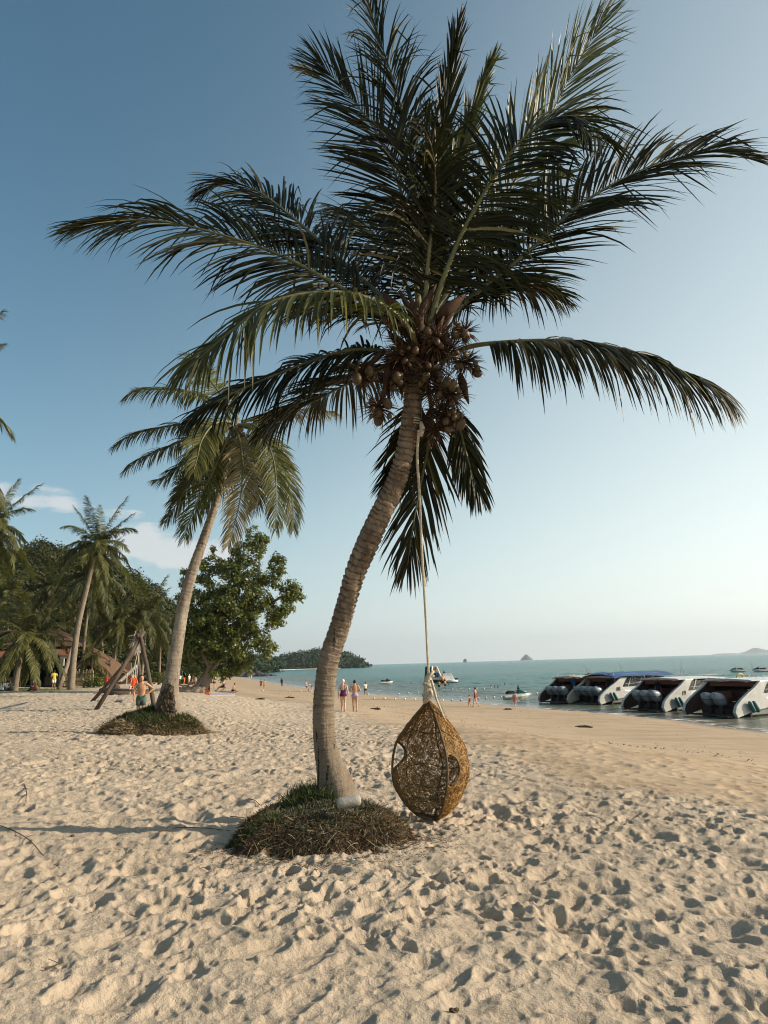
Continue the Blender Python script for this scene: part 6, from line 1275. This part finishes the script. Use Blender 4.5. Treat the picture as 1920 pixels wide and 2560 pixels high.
cs = Vector((hang[0].x-.42, (hang[0].y+hang[1].y)/2, so.z+.52)); person('child in bright orange-red sitting on the swing next to the boy', cs, 1.15, PI+.2, 'seat', skin_b, 'brown', [('shirt', cloth('swing_orange', (.62, .09, .03))), ('shorts', MATS['swing_orange'])])
# white stairs / ladder further inland
ls = ats(322, 84); wl_ = thing('white_stairs', 'white slatted ramp leaning upward behind the swing frame', 'ramp', ls); k84 = 84/FPX
m = MB(); P0 = Vector((-26*k84, 0, .35)); P1 = Vector((16*k84, 0, 2.1))
m.tube([P0, P1], .06, 5); m.tube([P0+Vector((0, 1, 0)), P1+Vector((0, 1, 0))], .06, 5)
for i in range(12): a = P0.lerp(P1, (i+.5)/12); m.box(a+Vector((0, .5, .05)), (.18, 1.1, .05), ry=-.7)
m.build('slats', gel, wl_); m = MB(); m.tube([P1, (P1.x, 0, 0)], .05, 5); m.tube([P0.lerp(P1, .5), (P0.lerp(P1, .5).x, 0, 0)], .05, 5); m.build('supports', gel, wl_)
# leaning pale log against the tall palm
a = ats(148, 70); m = MB(); b = at(180, 1620, 72); m.tube([(0, 0, 0), (b-a)*.5+Vector((.05, 0, 0)), b-a], [.22, .2, .17], 9); o = m.build('leaning_log', bark, smooth=True); o.location = a; tag(o, 'pale bare log leaning against the tall pale palm', 'log')
# low chair of the reclining man, towels, dark bag, black slab
lc = thing('beach_chair', 'low beach chair carrying the reclining man right of the broadleaf tree', 'chair', ch_p, PI/2); m = MB(); m.box((0, .1, .42), (.6, .55, .05)); m.box((0, -.22, .62), (.6, .05, .5), rx=-.3); m.build('sling', cloth('faded_mauve', (.26, .16, .20)), lc)
m = MB()
for s in (-.3, .3): m.tube([(s, -.4, 0), (s, -.1, .42), (s, -.3, .88)], .02, 5); m.tube([(s, .35, 0), (s, -.2, .42)], .02, 5)
m.build('frame', steel, lc)
def mat_on(label, px, mat, nm='towel', cat='towel', lift=.03):
    P_ = [gp(u, v) for u, v in px]; c = sum(P_, Vector())/len(P_); m = MB(); vs = [(p.x-c.x, p.y-c.y, gh(p.x, p.y)-c.z+lift) for p in P_]; n = len(vs); m.add(vs+[(a, b, z-.05) for a, b, z in vs], [tuple(range(n)), tuple(range(2*n-1, n-1, -1))]+[(i, (i+1) % n, n+(i+1) % n, n+i) for i in range(n)]); o = m.build(nm, mat); o.location = c; tag(o, label, cat); return o
mat_on('long faded mauve towel spread on the sand right of the log', [(524, 1738.5), (588, 1738.5), (586, 1735.2), (526, 1734)], cloth('mauve_towel', (.24, .20, .27), (.42, .38, .44), 3))
mat_on('dark cloth spread under the reclining man', [(544, 1730), (590, 1731.5), (596, 1729.5), (552, 1728.5)], cloth('mauve_dark', (.17, .12, .15)))
mat_on('small grey mat lying on the sand under the swing', [(287, 1755), (304, 1755), (308, 1751), (293, 1750.5)], cloth('grey_mat', (.12, .11, .10)), 'mat', 'mat')
p = pg(510, 1733); m = MB(); m.box((0, 0, .35), (.9, .5, .7), taper=.85); m.tube([(-.2, 0, .68), (0, 0, .85), (.2, 0, .68)], .03, 5); o = m.build('bag', MATS['black_cloth'], bevel=.12); o.location = p; tag(o, 'black bag leaning at the foot of the broadleaf tree', 'bag')
p = pg(519, 1736); m = MB(); m.box((0, 0, .10), (.34, .28, .2), taper=.7); m.tube([(-.1, 0, .24), (0, 0, .32), (.1, 0, .24)], .025, 5); o = m.build('bag', MATS['orange_cloth'], bevel=.08); o.location = p; tag(o, 'small orange bag on the sand next to the black bag', 'bag')
# wrack: weed scraps on the wet slope
wm = pm('dry_seaweed', (.03, .018, .01), .9, col2=(.08, .05, .03), scale=8, island=True); rw = random.Random(77)
for i, (u, v, w, lb) in enumerate([(938, 1773, 9, 'largest clump of dry seaweed on the wet sand right of the walking women'), (652, 1748, 6, 'small seaweed clump on the sand below the walking couple'), (725, 1745, 8, 'flat streak of seaweed left of the big trunk'), (1460, 1818, 6, 'seaweed scrap on the sand below the blue-canopied boat'), (1270, 1774, 5, 'dark seaweed lump on the waterline left of the splashing girl')]):
    p = gp(u, v); k = p.y/FPX*w*.4; m = MB()
    for j in range(26): a = Vector((rw.gauss(0, .28)*k, rw.gauss(0, .45)*k, rw.uniform(0, .05))); m.tube([a, a+Vector((rw.uniform(-.2, .2), rw.uniform(-.2, .2), rw.uniform(0, .06))), a+Vector((rw.uniform(-.4, .4), rw.uniform(-.4, .4), 0))], .02, 4)
    o = m.build('seaweed', wm); o.location = (p.x, p.y, sand_z(p.x, p.y)); tag(o, lb, 'seaweed')
wa = []; 
while len(wa) < 3200:
    n_ = 6000; x = rgn.uniform(-30, 30, n_); y = rgn.uniform(9, 140, n_); s = shore_s(x, y); pr_ = np.exp(-((s-.6)/.5)**2)*2.2+np.exp(-((s-18.2+2*fbm(x/5, y/5, 2, 3))/1.5)**2)*.9+.10*(s > 1)*(s < 21); ok = (rgn.random(n_) < pr_*.5)
    wa += list(zip(x[ok], y[ok]))
wa = np.array(wa[:3200]); s = shore_s(wa[:, 0], wa[:, 1]); z = base_h(wa[:, 0], wa[:, 1], s)+detail_h(wa[:, 0], wa[:, 1], s)+.012; dd = rgn.normal(0, 1, (3200, 3)); dd[:, 2] = .08
V, F = ribbons(np.stack([wa[:, 0], wa[:, 1], np.maximum(z, WZ+.06)], -1), dd, rgn.uniform(.02, .11, 3200), rgn.uniform(.004, .013, 3200), 3, 0, .6, 3); o = np_mesh('wrack', V, F, wm, None, smooth=False); tag(o, 'scattered bits of bark and seaweed along the tide lines', 'seaweed', kind='stuff')
# ================================================================ haze over the whole bay
hz = bpy.data.materials.new('haze_air'); hz.use_nodes = True; hn = hz.node_tree.nodes; hn.remove(hn['Principled BSDF'])
pv = hn.new('ShaderNodeVolumePrincipled'); pv.inputs['Color'].default_value = (.86, .93, 1, 1); pv.inputs['Density'].default_value = 6e-5; pv.inputs['Anisotropy'].default_value = .3
hz.node_tree.links.new(pv.outputs[0], hn['Material Output'].inputs['Volume'])
m = MB(); m.box((0, 8000, 296), (38000, 24000, 608)); tag(m.build('haze', hz), 'thin pale sea haze filling the air over the bay', 'haze', kind='stuff')
